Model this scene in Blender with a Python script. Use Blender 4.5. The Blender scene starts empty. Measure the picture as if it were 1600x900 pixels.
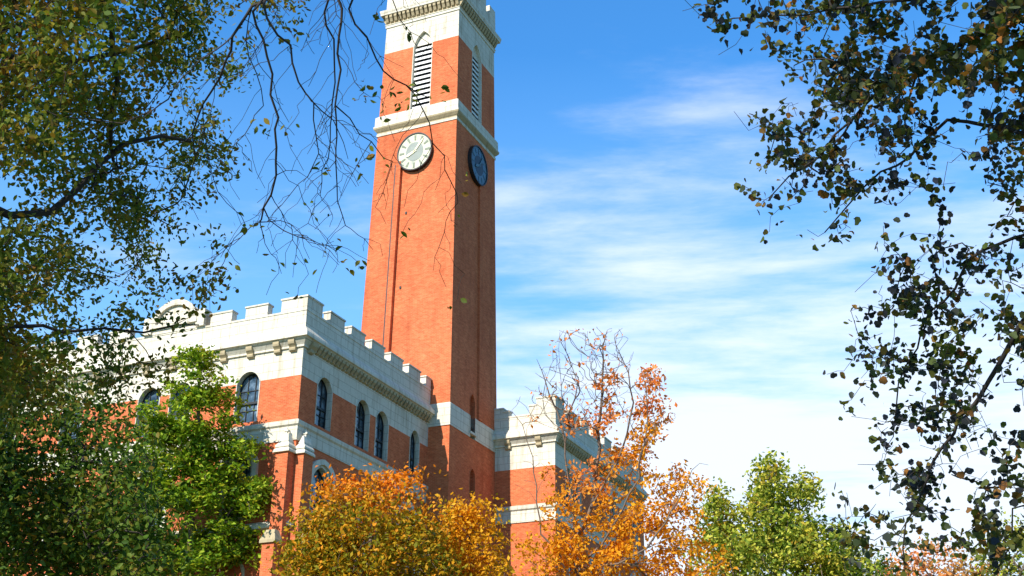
import bpy, bmesh, math, random
import numpy as np
from mathutils import Vector, Matrix

random.seed(7)
rng = np.random.default_rng(7)
S = bpy.context.scene
COL = S.collection

# ------------------------------------------------------------------ camera frame
CAM = np.array([34.065, -50.0, 1.6])
PITCH, YAW, ROLL, FPX = [math.radians(a) for a in (23.731, 24.45, 0.583)] + [2008.4]
_F = np.array([-math.sin(YAW)*math.cos(PITCH), math.cos(YAW)*math.cos(PITCH), math.sin(PITCH)])
_R0 = np.array([math.cos(YAW), math.sin(YAW), 0.0])
_U0 = np.cross(_R0, _F)
_R = math.cos(ROLL)*_R0 + math.sin(ROLL)*_U0
_U = -math.sin(ROLL)*_R0 + math.cos(ROLL)*_U0


def at(u, v, d):
    """point at distance d along a direction measured in the photograph"""
    r = _F*FPX + _R*(u-800) - _U*(v-450)
    return CAM + r/np.linalg.norm(r)*d


SUN = np.array([-0.18, -1.0, 0.75])
SUN /= np.linalg.norm(SUN)

# ------------------------------------------------------------------ object helpers


def tag(o, label=None, cat=None, group=None, kind=None):
    if label: o['label'] = label
    if cat: o['category'] = cat
    if group: o['group'] = group
    if kind: o['kind'] = kind
    return o


def thing(name, label, cat, loc, group=None):
    o = bpy.data.objects.new(name, None)
    COL.objects.link(o)
    o.location = loc
    o.empty_display_size = .5
    return tag(o, label, cat, group)


BASE = {}


def adopt(o, parent):
    if parent is None: return o
    o.parent = parent
    root = parent
    while root.parent: root = root.parent
    if parent is root:
        o.matrix_parent_inverse = Matrix.Translation(-Vector(root.location))
    return o


class MB:
    def __init__(self):
        self.v = []; self.f = []; self.mi = []; self.cur = 0; self.smooth = []

    def add(self, verts, faces, smooth=False):
        b = len(self.v)
        self.v += [tuple(map(float, p)) for p in verts]
        for f in faces:
            self.f.append([b+i for i in f]); self.mi.append(self.cur); self.smooth.append(smooth)

    def quad(self, a, b, c, d): self.add([a, b, c, d], [(0, 1, 2, 3)])

    def box(self, x0, x1, y0, y1, z0, z1):
        self.hexa([(x0, y0, z0), (x1, y0, z0), (x1, y1, z0), (x0, y1, z0)], [(x0, y0, z1), (x1, y0, z1), (x1, y1, z1), (x0, y1, z1)])

    def hexa(self, lo, hi):
        self.add(list(lo)+list(hi), [(3, 2, 1, 0), (4, 5, 6, 7), (0, 1, 5, 4), (1, 2, 6, 5), (2, 3, 7, 6), (3, 0, 4, 7)])

    def prism(self, poly, ext):
        """poly: list of 3D points, ext: extrusion vector"""
        n = len(poly); p = [np.array(q, float) for q in poly]; e = np.array(ext, float)
        self.add(p+[q+e for q in p], [tuple(range(n))[::-1], tuple(range(n, 2*n))]+[(i, (i+1) % n, n+(i+1) % n, n+i) for i in range(n)])

    def tube(self, pts, rad, n=5):
        pts = np.asarray(pts, float); m = len(pts)
        if m < 2: return
        t = np.gradient(pts, axis=0); t /= (np.linalg.norm(t, axis=1)[:, None]+1e-9)
        ref = np.array([0, 0, 1.0]) if abs(t[0][2]) < .9 else np.array([1.0, 0, 0])
        a = np.cross(t, ref); a /= (np.linalg.norm(a, axis=1)[:, None]+1e-9)
        b = np.cross(t, a)
        vs = []
        for k in range(n):
            an = 2*math.pi*k/n
            vs.append(pts+(a*math.cos(an)+b*math.sin(an))*np.asarray(rad)[:, None])
        vs = np.stack(vs, 1).reshape(-1, 3)
        fs = []
        for i in range(m-1):
            for k in range(n):
                fs.append((i*n+k, i*n+(k+1) % n, (i+1)*n+(k+1) % n, (i+1)*n+k))
        self.add(vs, fs, True)

    def build(self, name, mats, parent=None):
        me = bpy.data.meshes.new(name)
        me.from_pydata(self.v, [], self.f)
        if not isinstance(mats, (list, tuple)): mats = [mats]
        for m in mats: me.materials.append(m)
        me.polygons.foreach_set('material_index', self.mi)
        me.polygons.foreach_set('use_smooth', self.smooth)
        me.update()
        o = bpy.data.objects.new(name, me)
        COL.objects.link(o)
        return adopt(o, parent)


# ------------------------------------------------------------------ materials


class NT:
    def __init__(self, name):
        self.m = bpy.data.materials.new(name); self.m.use_nodes = True
        self.t = self.m.node_tree; self.t.nodes.clear()
        self.out = self.t.nodes.new('ShaderNodeOutputMaterial')

    def n(self, typ, **kw):
        nd = self.t.nodes.new('ShaderNode'+typ)
        for k, v in kw.items():
            if k in nd.inputs.keys(): self.set(nd.inputs[k], v)
            elif k.startswith('i') and k[1:].isdigit(): self.set(nd.inputs[int(k[1:])], v)
            else: setattr(nd, k, v)
        return nd

    def set(self, inp, v):
        if isinstance(v, bpy.types.NodeSocket): self.t.links.new(v, inp)
        else:
            if isinstance(v, (tuple, list)) and len(v) == 3 and len(inp.default_value) == 4: v = (*v, 1)
            inp.default_value = v

    def mix(self, fac, a, b, blend='MIX'):
        nd = self.t.nodes.new('ShaderNodeMix'); nd.data_type = 'RGBA'; nd.blend_type = blend
        self.set(nd.inputs[0], fac); self.set(nd.inputs[6], a); self.set(nd.inputs[7], b)
        return nd.outputs[2]

    def math(self, op, a, b=0.0):
        nd = self.n('Math', operation=op); self.set(nd.inputs[0], a); self.set(nd.inputs[1], b)
        return nd.outputs[0]

    def ramp(self, fac, stops):
        nd = self.n('ValToRGB'); cr = nd.color_ramp
        while len(cr.elements) < len(stops): cr.elements.new(.5)
        for e, (p, c) in zip(cr.elements, stops):
            e.position = p; e.color = (*c, 1)
        self.set(nd.inputs[0], fac)
        return nd.outputs[0]

    def noise(self, vec, scale, detail=4, rough=.55):
        nd = self.n('TexNoise'); nd.inputs['Scale'].default_value = scale; nd.inputs['Detail'].default_value = detail
        nd.inputs['Roughness'].default_value = rough
        if vec is not None: self.t.links.new(vec, nd.inputs['Vector'])
        return nd.outputs['Fac']

    def surf(self, color, rough=.8, bump=None, bstr=.3, bdist=.02, spec=.3, metal=0.0):
        p = self.n('BsdfPrincipled')
        self.set(p.inputs['Base Color'], color); self.set(p.inputs['Roughness'], rough)
        p.inputs['Specular IOR Level'].default_value = spec; p.inputs['Metallic'].default_value = metal
        if bump is not None:
            b = self.n('Bump'); b.inputs['Strength'].default_value = bstr; b.inputs['Distance'].default_value = bdist
            self.set(b.inputs['Height'], bump); self.t.links.new(b.outputs[0], p.inputs['Normal'])
        self.t.links.new(p.outputs[0], self.out.inputs[0])
        return self.m


def wallcoords(N):
    tc = N.n('TexCoord'); sp = N.n('SeparateXYZ', i0=tc.outputs['Object'])
    xy = N.math('ADD', sp.outputs[0], sp.outputs[1])
    cb = N.n('CombineXYZ', i0=xy, i1=sp.outputs[2])
    return tc.outputs['Object'], cb.outputs[0]


def brick_mat(name, base, dark, light, mortar):
    N = NT(name); obj, w = wallcoords(N)
    b = N.n('TexBrick'); N.t.links.new(w, b.inputs['Vector'])
    b.inputs['Scale'].default_value = 1.0; b.inputs['Brick Width'].default_value = .23; b.inputs['Row Height'].default_value = .08
    b.inputs['Mortar Size'].default_value = .007; b.inputs['Mortar Smooth'].default_value = .1; b.inputs['Bias'].default_value = 0.0
    N.set(b.inputs['Color1'], dark); N.set(b.inputs['Color2'], light); N.set(b.inputs['Mortar'], mortar)
    mp = N.n('Mapping'); N.t.links.new(w, mp.inputs[0]); mp.inputs['Scale'].default_value = (2.0, 6.0, 1)
    n1 = N.noise(mp.outputs[0], 1.3, 5, .65)      # horizontal courses fired darker or lighter
    n2 = N.noise(obj, .33, 4, .6)                 # large weathering
    c = N.mix(.55, b.outputs[0], base)
    c = N.mix(N.ramp(n1, [(.35, (0, 0, 0)), (.7, (1, 1, 1))]), c, N.mix(1.0, c, (1.3, 1.42, 1.5), 'MULTIPLY'))
    c = N.mix(N.ramp(n2, [(.38, (0, 0, 0)), (.72, (.85, .85, .85))]), c, N.mix(1.0, c, (.80, .70, .68), 'MULTIPLY'))
    n4 = N.noise(obj, 1.7, 5, .7)
    c = N.mix(N.ramp(n4, [(.42, (0, 0, 0)), (.66, (.7, .7, .7))]), c, N.mix(1.0, c, (1.12, 1.22, 1.3), 'MULTIPLY'))
    m5 = N.n('Mapping'); N.t.links.new(w, m5.inputs[0]); m5.inputs['Scale'].default_value = (1.5, .10, 1)
    n5 = N.noise(m5.outputs[0], 1.0, 5, .65)      # rain streaks
    c = N.mix(N.ramp(n5, [(.5, (0, 0, 0)), (.74, (.75, .75, .75))]), c, N.mix(1.0, c, (.74, .68, .66), 'MULTIPLY'))
    return N.surf(c, .88, b.outputs['Fac'], -.35, .01, .2)


def stone_mat(name, c0, c1, stain, amount=.5, joints=True):
    N = NT(name); obj, w = wallcoords(N)
    n1 = N.noise(obj, 1.1, 6, .6); n2 = N.noise(obj, 9.0, 4, .6)
    mp = N.n('Mapping'); N.t.links.new(w, mp.inputs[0]); mp.inputs['Scale'].default_value = (3.2, .35, 1)
    n3 = N.noise(mp.outputs[0], 1.0, 5, .6)
    c = N.mix(n1, c0, c1)
    c = N.mix(N.ramp(n3, [(.5, (0, 0, 0)), (.78, (amount,)*3)]), c, stain)
    c = N.mix(N.ramp(n2, [(.3, (.18,)*3), (.5, (0, 0, 0))]), c, stain)
    h = n2
    if joints:
        b = N.n('TexBrick'); N.t.links.new(w, b.inputs['Vector'])
        b.inputs['Scale'].default_value = 1.0; b.inputs['Brick Width'].default_value = 1.15; b.inputs['Row Height'].default_value = .46
        b.inputs['Mortar Size'].default_value = .012; b.inputs['Mortar Smooth'].default_value = .2
        N.set(b.inputs['Color1'], (1, 1, 1)); N.set(b.inputs['Color2'], (.9, .89, .87)); N.set(b.inputs['Mortar'], (.55, .50, .44))
        c = N.mix(1.0, c, b.outputs[0], 'MULTIPLY')
    return N.surf(c, .85, h, .35, .03, .2)


def plain(name, col, rough=.7, var=.15, scale=4, metal=0.0, spec=.4):
    N = NT(name); tc = N.n('TexCoord')
    n = N.noise(tc.outputs['Object'], scale, 4)
    c = N.mix(n, tuple(x*(1-var) for x in col), tuple(x*(1+var) for x in col))
    return N.surf(c, rough, n, .2, .01, spec, metal)


M = {}
M['brick'] = brick_mat('red_brick', (.52, .114, .036), (.37, .060, .020), (.63, .170, .062), (.56, .29, .17))
M['stone'] = stone_mat('white_limestone', (.74, .695, .60), (.60, .55, .45), (.33, .27, .17), .85)
M['trim'] = stone_mat('weathered_limestone_trim', (.74, .70, .60), (.58, .53, .42), (.30, .24, .15), .6, False)
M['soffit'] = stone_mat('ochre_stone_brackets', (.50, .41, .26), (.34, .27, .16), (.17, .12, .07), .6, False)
M['dark'] = plain('dark_interior', (.012, .012, .014), .9)
M['sash'] = plain('dark_window_sash', (.02, .022, .025), .5)
M['slat'] = plain('white_louvre_boards', (.78, .77, .74), .6, .08)
M['iron'] = plain('black_iron', (.015, .015, .017), .5, .2, 8)
M['hand'] = plain('gilded_clock_metal', (.80, .74, .48), .4, .1)
M['roof'] = plain('dark_roofing', (.07, .07, .075), .9)


def glass_mat():
    N = NT('leaded_window_glass'); tc = N.n('TexCoord')
    n = N.noise(tc.outputs['Object'], 2.2, 3)
    c = N.ramp(N.noise(tc.outputs['Object'], 1.4, 4, .6), [(.36, (.012, .018, .02)), (.5, (.06, .09, .12)), (.64, (.17, .23, .29))])  # tree and sky reflections painted as blotches in the glass colour
    m = N.surf(c, .06, n, .3, .05, .9)
    return m


M['glass'] = glass_mat()


def clock_mat(name, c0, c1, c2):
    N = NT(name); tc = N.n('TexCoord')
    n = N.noise(tc.outputs['Object'], 2.2, 3, .5)
    return N.surf(N.ramp(n, [(.30, c2), (.44, c1), (.62, c0)]), .35, None, spec=.6)


M['dial'] = clock_mat('cream_clock_dial', (.54, .52, .37), (.45, .45, .32), (.26, .29, .22))
M['dial_shaded'] = clock_mat('shaded_clock_dial', (.03, .10, .15), (.02, .07, .11), (.012, .03, .05))  # clock on the shaded face: shade painted into dial, centre and mark colours
M['centre'] = plain('grey_green_dial_centre', (.21, .24, .21), .5, .35, 2)
M['centre_shaded'] = plain('shaded_dial_centre', (.012, .03, .05), .5, .3, 2)
M['mark'] = plain('greenish_grey_hour_marks', (.15, .18, .12), .5, .3, 3)
M['mark_shaded'] = plain('shaded_hour_marks', (.07, .15, .20), .5, .3, 3)
M['bark'] = plain('dark_bark', (.035, .027, .022), .9, .4, 14)
M['bark2'] = plain('grey_brown_bark', (.16, .115, .085), .9, .35, 10)


def leaf_mat(name, ramp, ramp2=None, nscale=.55, thr=(.42, .58), trans=.3, rough=.55, zfade=None):
    """leaf colours: one random draw per leaf, two palettes mixed clump by clump (and up the crown where leaves have turned)"""
    N = NT(name); g = N.n('NewGeometry'); tc = N.n('TexCoord')
    r = g.outputs['Random Per Island']
    c = N.ramp(r, ramp)
    if ramp2:
        n = N.noise(tc.outputs['Object'], nscale, 3, .6)
        if zfade:
            sp = N.n('SeparateXYZ', i0=tc.outputs['Object'])
            mr = N.n('MapRange', i0=sp.outputs[2], i1=zfade[0], i2=zfade[1], i3=-.28, i4=.28)
            n = N.math('ADD', n, mr.outputs[0])
        f = N.n('MapRange', i0=n, i1=thr[0], i2=thr[1], i3=0.0, i4=1.0)
        c = N.mix(f.outputs[0], c, N.ramp(r, ramp2))
    p = N.n('BsdfPrincipled'); N.set(p.inputs['Base Color'], c); p.inputs['Roughness'].default_value = rough
    p.inputs['Specular IOR Level'].default_value = .13
    t = N.n('BsdfTranslucent'); N.set(t.inputs[0], N.mix(1.0, c, (1.25, 1.2, .7), 'MULTIPLY'))
    ms = N.n('MixShader'); ms.inputs[0].default_value = trans
    N.t.links.new(p.outputs[0], ms.inputs[1]); N.t.links.new(t.outputs[0], ms.inputs[2])
    N.t.links.new(ms.outputs[0], N.out.inputs[0])
    return N.m


# ------------------------------------------------------------------ wall facade with real openings


def arch_top(kind, s0, s1, z1, spring):
    """height of an opening's head at s; kind: flat, round, pointed, tudor"""
    c = (s0+s1)/2; hw = (s1-s0)/2

    def f(s):
        t = min(1, abs(s-c)/hw)
        if kind == 'flat': return z1
        if kind == 'round': return spring+(z1-spring)*math.sqrt(max(0, 1-t*t))
        if kind == 'pointed':
            R = (hw*hw+(z1-spring)**2)/(2*hw); x = R-hw+t*hw
            return spring+math.sqrt(max(0, R*R-x*x))
        return spring+(z1-spring)*(1-t**2.2)**.75
    return f


class Opening:
    def __init__(self, s0, s1, z0, z1, kind='flat', rise=.5, n=12):
        self.s0, self.s1, self.z0, self.z1 = s0, s1, z0, z1
        self.spring = z1-rise if kind != 'flat' else z1
        self.top = arch_top(kind, s0, s1, z1, self.spring)
        self.ss = [s0+(s1-s0)*(0.5-0.5*math.cos(math.pi*i/n)) for i in range(n+1)]

    def outline(self, grow=0.0):
        """closed loop (s, z), starts bottom-left, goes up over the head and down"""
        c = (self.s0+self.s1)/2; hw = (self.s1-self.s0)/2
        up = [(c+(s-c)*(hw+grow)/hw, self.top(s)+grow) for s in self.ss]
        return [(self.s0-grow, self.z0)]+up+[(self.s1+grow, self.z0)]


def wall(mb, P, s0, s1, z0, z1, ops=()):
    """P(s, z, d) -> 3D point, d = depth into the wall"""
    ops = [o for o in ops if o.s1 > s0 and o.s0 < s1 and o.z0 < z1 and o.z1 > z0]
    cuts = sorted({s0, s1} | {s for o in ops for s in o.ss if s0 < s < s1})
    for a, b in zip(cuts, cuts[1:]):
        if b-a < 1e-6: continue
        mid = (a+b)/2
        o = next((o for o in ops if o.s0 < mid < o.s1), None)
        if o is None:
            mb.quad(P(a, z0, 0), P(b, z0, 0), P(b, z1, 0), P(a, z1, 0)); continue
        if o.z0 > z0: mb.quad(P(a, z0, 0), P(b, z0, 0), P(b, min(o.z0, z1), 0), P(a, min(o.z0, z1), 0))
        ta, tb = [min(z1, max(z0, o.top(q))) for q in (a, b)]
        if ta < z1-1e-6 or tb < z1-1e-6: mb.quad(P(a, ta, 0), P(b, tb, 0), P(b, z1, 0), P(a, z1, 0))


def ring(mb, P, loopA, loopB, d0, d1):
    """solid frame between two outlines with the same count, from depth d0 (outer face) to d1"""
    n = len(loopA)
    for i in range(n-1):
        (a, b), (c, d) = (loopA[i], loopA[i+1]), (loopB[i], loopB[i+1])
        mb.quad(P(*a, d0), P(*b, d0), P(*d, d0), P(*c, d0))
        mb.quad(P(*c, d0), P(*d, d0), P(*d, d1), P(*c, d1))
        mb.quad(P(*a, d0), P(*b, d0), P(*b, d1), P(*a, d1))
    for i in (0, n-1):
        mb.quad(P(*loopA[i], d0), P(*loopB[i], d0), P(*loopB[i], d1), P(*loopA[i], d1))


def make_window(parent, P, o, depth=.34, bars=True, surround=.14, hood=False, sill=True, smat=None):
    g = MB(); lp = o.outline()
    g.add([P(s, z, depth) for s, z in lp], [tuple(range(len(lp)))])
    w = g.build('window', M['glass'], parent)
    f = MB()
    # reveal, stone
    out = o.outline(surround); inn = o.outline(0)
    ring(f, P, out, inn, -.03, depth)
    f.build('window_surround', smat or M['stone'], w)
    f = MB(); t = .055; d0 = depth-.07
    ins = [(o.s0+t, o.z0)]+[(max(o.s0+t, min(o.s1-t, s)), max(o.z0, z-t)) for s, z in lp[1:-1]]+[(o.s1-t, o.z0)]
    ring(f, P, lp, ins, d0, depth-.005)
    c = (o.s0+o.s1)/2; zm = o.z0+(o.spring-o.z0)*.53

    def bar(a0, a1, b0, b1, e=d0):
        p = [P(a0, b0, e), P(a1, b0, e), P(a1, b1, e), P(a0, b1, e)]; q = [P(a0, b0, depth-.004), P(a1, b0, depth-.004), P(a1, b1, depth-.004), P(a0, b1, depth-.004)]
        f.hexa(p, q)
    bar(o.s0+t, o.s1-t, o.z0, o.z0+.09)
    bar(o.s0+t, o.s1-t, zm-.06, zm+.06, d0-.03)
    if bars:
        nb = 3 if o.s1-o.s0 > .9 else 2
        for k in range(1, nb):
            s = o.s0+(o.s1-o.s0)*k/nb
            bar(s-.018, s+.018, o.z0+.09, zm-.06, d0+.02); bar(s-.018, s+.018, zm+.06, o.top(s)-.02, d0+.02)
        for zz in (.5, 1.0, 1.55, 2.0):
            z = o.z0+.2+zz
            if z < o.spring and abs(z-zm) > .2: bar(o.s0+t, o.s1-t, z-.016, z+.016, d0+.025)
    f.build('window_frame', M['sash'], w)
    if sill:
        f = MB()
        q = [P(o.s0-.2, o.z0-.17, -.12), P(o.s1+.2, o.z0-.17, -.12), P(o.s1+.2, o.z0-.17, depth), P(o.s0-.2, o.z0-.17, depth)]
        q2 = [P(o.s0-.2, o.z0-.03, -.12), P(o.s1+.2, o.z0-.03, -.12), P(o.s1+.2, o.z0-.002, depth), P(o.s0-.2, o.z0-.002, depth)]
        f.hexa(q, q2); f.build('sill', M['stone'], w)
    if hood:
        f = MB(); k = [i for i, (s, z) in enumerate(lp) if z >= o.spring-.35 or 0 < i < len(lp)-1]
        A = o.outline(surround+.26); B = o.outline(surround+.004)
        A[0] = (A[0][0], o.spring-.3); B[0] = (B[0][0], o.spring-.3); A[-1] = (A[-1][0], o.spring-.3); B[-1] = (B[-1][0], o.spring-.3)
        ring(f, P, A, B, -.16, .0)
        f.build('hood_mould', M['trim'], w)
    return w


# ------------------------------------------------------------------ the hall
hall = thing('college_hall', 'long castellated red brick hall with white limestone bands, battlements and pointed windows', 'building', (0, 0, 0))
Z_STR, Z_SB, Z_ST, Z_BT, Z_LB, Z_LT, Z_GAP, Z_MER = 15.5, 19.72, 20.76, 23.05, 24.95, 25.2, 26.55, 27.25
XW, YF = -26.0, 36.0
WX, WY = 5.4, 19.58
TCX, TCY, TH, TK, TZ0 = -1.877, 16.622, 3.246, .016, 24.95


def P_front(s, z, d): return (s, d, z)            # plane y = 0
def P_side(s, z, d): return (-d, s, z)            # plane x = 0
def P_wfront(s, z, d): return (s, WY+d, z)
def P_wside(s, z, d): return (WX-d, s, z)


front_up = [Opening(-3.78, -2.42, 20.95, 23.62, 'tudor', .62), Opening(-9.95, -8.6, 20.95, 23.62, 'tudor', .62), Opening(-7.9, -6.55, 20.95, 23.62, 'tudor', .62),
            Opening(-15.0, -13.65, 20.95, 23.62, 'tudor', .62), Opening(-19.5, -18.15, 20.95, 23.62, 'tudor', .62), Opening(-23.5, -22.15, 20.95, 23.62, 'tudor', .62)]
front_lo = [Opening(s-.75, s+.75, 16.2, 19.15, 'round', .75) for s in (-3.2, -8.2, -14.3, -18.9, -22.9)]
side_up = [Opening(a, b, 20.95, 23.58, 'tudor', .62) for a, b in ((1.5, 2.86), (5.32, 6.66), (7.38, 8.7), (11.25, 12.3))]
side_lo = [Opening(a, b, 16.2, 18.95, 'pointed', .95) for a, b in ((1.62, 3.2), (6.2, 7.8), (10.4, 12.0))]
low_f = [Opening(s-.8, s+.8, 11.0, 14.2, 'pointed', .9) for s in (-3.2, -8.2, -14.3, -18.9, -22.9)]
low_s = [Opening(s-.8, s+.8, 11.0, 14.2, 'pointed', .9) for s in (2.4, 7.0, 11.2)]
wside_up = [Opening(a, b, 20.95, 23.4, 'tudor', .6) for a, b in ((21.25, 22.25), (22.75, 23.75), (27.9, 28.9), (29.4, 30.4), (33.6, 34.6))]
wside_lo = [Opening(s-.75, s+.75, 16.0, 18.9, 'pointed', .9) for s in (22.5, 26.2, 29.2, 33.8)]


def shell(P, s0, s1, ops, br, st, lowstone=True):
    """one face of the hall: brick, sill band, brick, frieze"""
    wall(br, P, s0, s1, 0.0, Z_SB, ops)
    wall(br, P, s0, s1, Z_ST, Z_BT, ops)
    wall(st, P, s0, s1, Z_BT, Z_LB, ops)


br = MB(); st = MB()
shell(P_front, XW, 0, front_up+front_lo+low_f, br, st)
shell(P_side, 0, TCY-TH-.02, side_up+side_lo+low_s, br, st)
br.quad((XW, YF, 0), (XW, 0, 0), (XW, 0, Z_LB), (XW, YF, Z_LB))
br.quad((XW, YF, 0), (WX, YF, 0), (WX, YF, Z_LB), (XW, YF, Z_LB))
br.build('brick_wall', M['brick'], hall); st.build('frieze', M['stone'], hall)
br = MB(); st = MB()
shell(P_wfront, TCX+TH-.25, WX, [], br, st)
shell(P_wside, WY, YF, wside_up+wside_lo, br, st)
br.build('brick_wall', M['brick'], hall); st.build('frieze', M['stone'], hall)
for o in front_up: make_window(hall, P_front, o, sill=False, surround=.04)
for o in side_up: make_window(hall, P_side, o, sill=False, surround=.04)
for o in wside_up: make_window(hall, P_wside, o, sill=False, surround=.04)
for o in front_lo: make_window(hall, P_front, o, hood=True)
for o in side_lo: make_window(hall, P_side, o, hood=True)
for o in wside_lo: make_window(hall, P_wside, o, hood=True)
for o in low_f: make_window(hall, P_front, o)
for o in low_s: make_window(hall, P_side, o)


def run(mb, corner, xa, yb, prof):
    """moulding that follows a front wall (x from xa to corner) and turns down its side (y to yb); prof = [(out, z)...] closed below-to-top"""
    cx, cy = corner
    for (o0, z0), (o1, z1) in zip(prof, prof[1:]):
        a0, a1 = (xa, cy-o0, z0), (xa, cy-o1, z1)
        b0, b1 = (cx+o0, cy-o0, z0), (cx+o1, cy-o1, z1)
        c0, c1 = (cx+o0, yb, z0), (cx+o1, yb, z1)
        mb.quad(a0, b0, b1, a1); mb.quad(b0, c0, c1, b1)
    # end caps
    n = len(prof)
    mb.add([(xa, cy-o, z) for o, z in prof]+[(xa, cy+.05, prof[-1][1]), (xa, cy+.05, prof[0][1])], [tuple(range(n+2))])
    mb.add([(cx+o, yb, z) for o, z in prof]+[(cx-.05, yb, prof[-1][1]), (cx-.05, yb, prof[0][1])], [tuple(range(n+2))])


sill_prof = [(0, Z_SB), (.06, Z_SB), (.06, 20.42), (.15, 20.5), (.17, 20.62), (.17, 20.7), (.06, Z_ST+.004), (0, Z_ST+.006)]
corn_prof = [(0, 24.5), (.1, 24.52), (.1, 24.62), (.16, 24.7), (.34, Z_LB-.03), (.44, Z_LB), (.44, Z_LB+.12), (.40, Z_LT), (.14, Z_LT+.34), (.08, Z_LT+.36)]
str_prof = [(0, 15.42), (.2, 15.5), (.22, 15.66), (0, 15.84)]
for cn, xa, yb in (((0, 0), XW, TCY-TH-.03), ((WX, WY), TCX+TH-.25, YF)):
    m = MB(); run(m, cn, xa, yb, sill_prof); m.build('sill_band', M['stone'], hall)
    m = MB(); run(m, cn, xa, yb, corn_prof); m.build('cornice', M['stone'], hall)
    m = MB(); run(m, cn, xa, yb, str_prof); m.build('string_course', M['trim'], hall)

# brackets under the cornice: small close-set ones along the side, big carved ones along the front
m = MB()
def bracket(m, P, s, w, big):
    if big:
        prof = [(0.003, 24.30), (.10, 24.31), (.17, 24.36), (.19, 24.44), (.17, 24.52), (.22, 24.58), (.31, 24.66), (.34, 24.76), (.34, 24.93), (0.003, 24.93)]
    else:
        prof = [(0.003, 24.46), (.14, 24.5), (.28, 24.66), (.33, 24.7), (.33, 24.9), (0.003, 24.9)]
    a = [P(s-w/2, z, -o) for o, z in prof]; b = np.array(P(s+w/2, 0, 0))-np.array(P(s-w/2, 0, 0))
    m.prism(a, b)
y = .42
while y < 13.2: bracket(m, P_side, y, .2, False); y += .36
for y in (.55,): bracket(m, P_side, y, .36, True)
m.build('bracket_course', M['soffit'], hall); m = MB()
y = WY+.42
while y < YF-.3: bracket(m, P_wside, y, .2, False); y += .36
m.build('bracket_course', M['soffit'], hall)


def bracket_at(P, s):
    m = MB(); bracket(m, P, s, .36, True); return m.build('bracket', M['soffit'], hall)


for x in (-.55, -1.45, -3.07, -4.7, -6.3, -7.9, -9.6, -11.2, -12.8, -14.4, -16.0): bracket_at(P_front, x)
for x in (2.32, 4.38): bracket_at(P_wfront, x)

# parapet with merlons


def merlon(parent, x0, x1, y0, y1, z0, z1):
    z1 += random.uniform(-.035, .025); j = random.uniform(-.025, .025)
    if x1-x0 > .6: x0 += j
    elif y1-y0 > .6: y0 += j
    m = MB(); m.box(x0, x1, y0, y1, z0, z1-.12)
    e = .045
    m.hexa([(x0-e, y0-e, z1-.12), (x1+e, y0-e, z1-.12), (x1+e, y1+e, z1-.12), (x0-e, y1+e, z1-.12)], [(x0-e, y0-e, z1-.03), (x1+e, y0-e, z1-.03), (x1+e, y1+e, z1-.03), (x0-e, y1+e, z1-.03)])
    m.box(x0+.02, x1-.02, y0+.02, y1-.02, z1-.03, z1)
    m.build('merlon', M['stone'], parent)


def coping(m, x0, x1, y0, y1, z):
    m.box(x0, x1, y0, y1, z-.1, z)


PT = .42; PO = .08
m = MB()
m.box(XW, PO, -PO, PT-PO, Z_LT+.30, Z_GAP-.1)
m.box(PO-PT, PO-.003, PT-PO, TCY-TH-.04, Z_LT+.30, Z_GAP-.1)
coping(m, XW, PO+.03, -PO-.03, PT-PO+.03, Z_GAP); coping(m, PO-PT-.03, PO+.03, PT-PO+.03, TCY-TH-.04, Z_GAP)
par = m.build('parapet', M['stone'], hall)
T = PT
merlon(par, -1.45, PO, -PO, T-PO, Z_GAP, Z_MER+.08); merlon(par, PO-T, PO, T-PO+.05, 1.35, Z_GAP, Z_MER+.08-.004)
x = -2.3
while x > -26:
    if not (-10.6 < x-.65 < -5.9): merlon(par, x-1.34, x, -PO, T-PO, Z_GAP, Z_MER)
    x -= 2.2
y = 2.12
while y < 13.2:
    merlon(par, PO-T, PO, y, min(y+1.4, TCY-TH-.05), Z_GAP, Z_MER); y += 2.12
# round-headed gable on the front parapet
m = MB(); gx, gw = -8.1, 1.42
arc = [(gx+gw*math.cos(a), 27.0+1.24*math.sin(a)) for a in np.linspace(0, math.pi, 19)]
m.prism([(gx+gw, -PO-.06, Z_GAP-.02)]+[(x, -PO-.06, z) for x, z in arc]+[(gx-gw, -PO-.06, Z_GAP-.02)], (0, .5, 0))
arc2 = [(gx+(gw-.24)*math.cos(a), 27.0+1.0*math.sin(a)) for a in np.linspace(0, math.pi, 19)]
arc1 = [(gx+(gw+.06)*math.cos(a), 27.0+1.30*math.sin(a)) for a in np.linspace(0, math.pi, 19)]
for i in range(18):
    a, b, c, d = arc1[i], arc1[i+1], arc2[i+1], arc2[i]
    m.hexa([(a[0], -.3, a[1]), (b[0], -.3, b[1]), (c[0], -.3, c[1]), (d[0], -.3, d[1])], [(a[0], -.12, a[1]), (b[0], -.12, b[1]), (c[0], -.12, c[1]), (d[0], -.12, d[1])])
m.box(gx-gw-.1, gx+gw+.1, -.32, .1, 26.82, 26.99)
m.box(gx-gw-.55, gx-gw-.02, -.26, .34, Z_GAP+.01, 27.5); m.box(gx+gw+.02, gx+gw+.55, -.26, .34, Z_GAP+.01, 27.5)
m.build('gable', M['stone'], hall)
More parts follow.
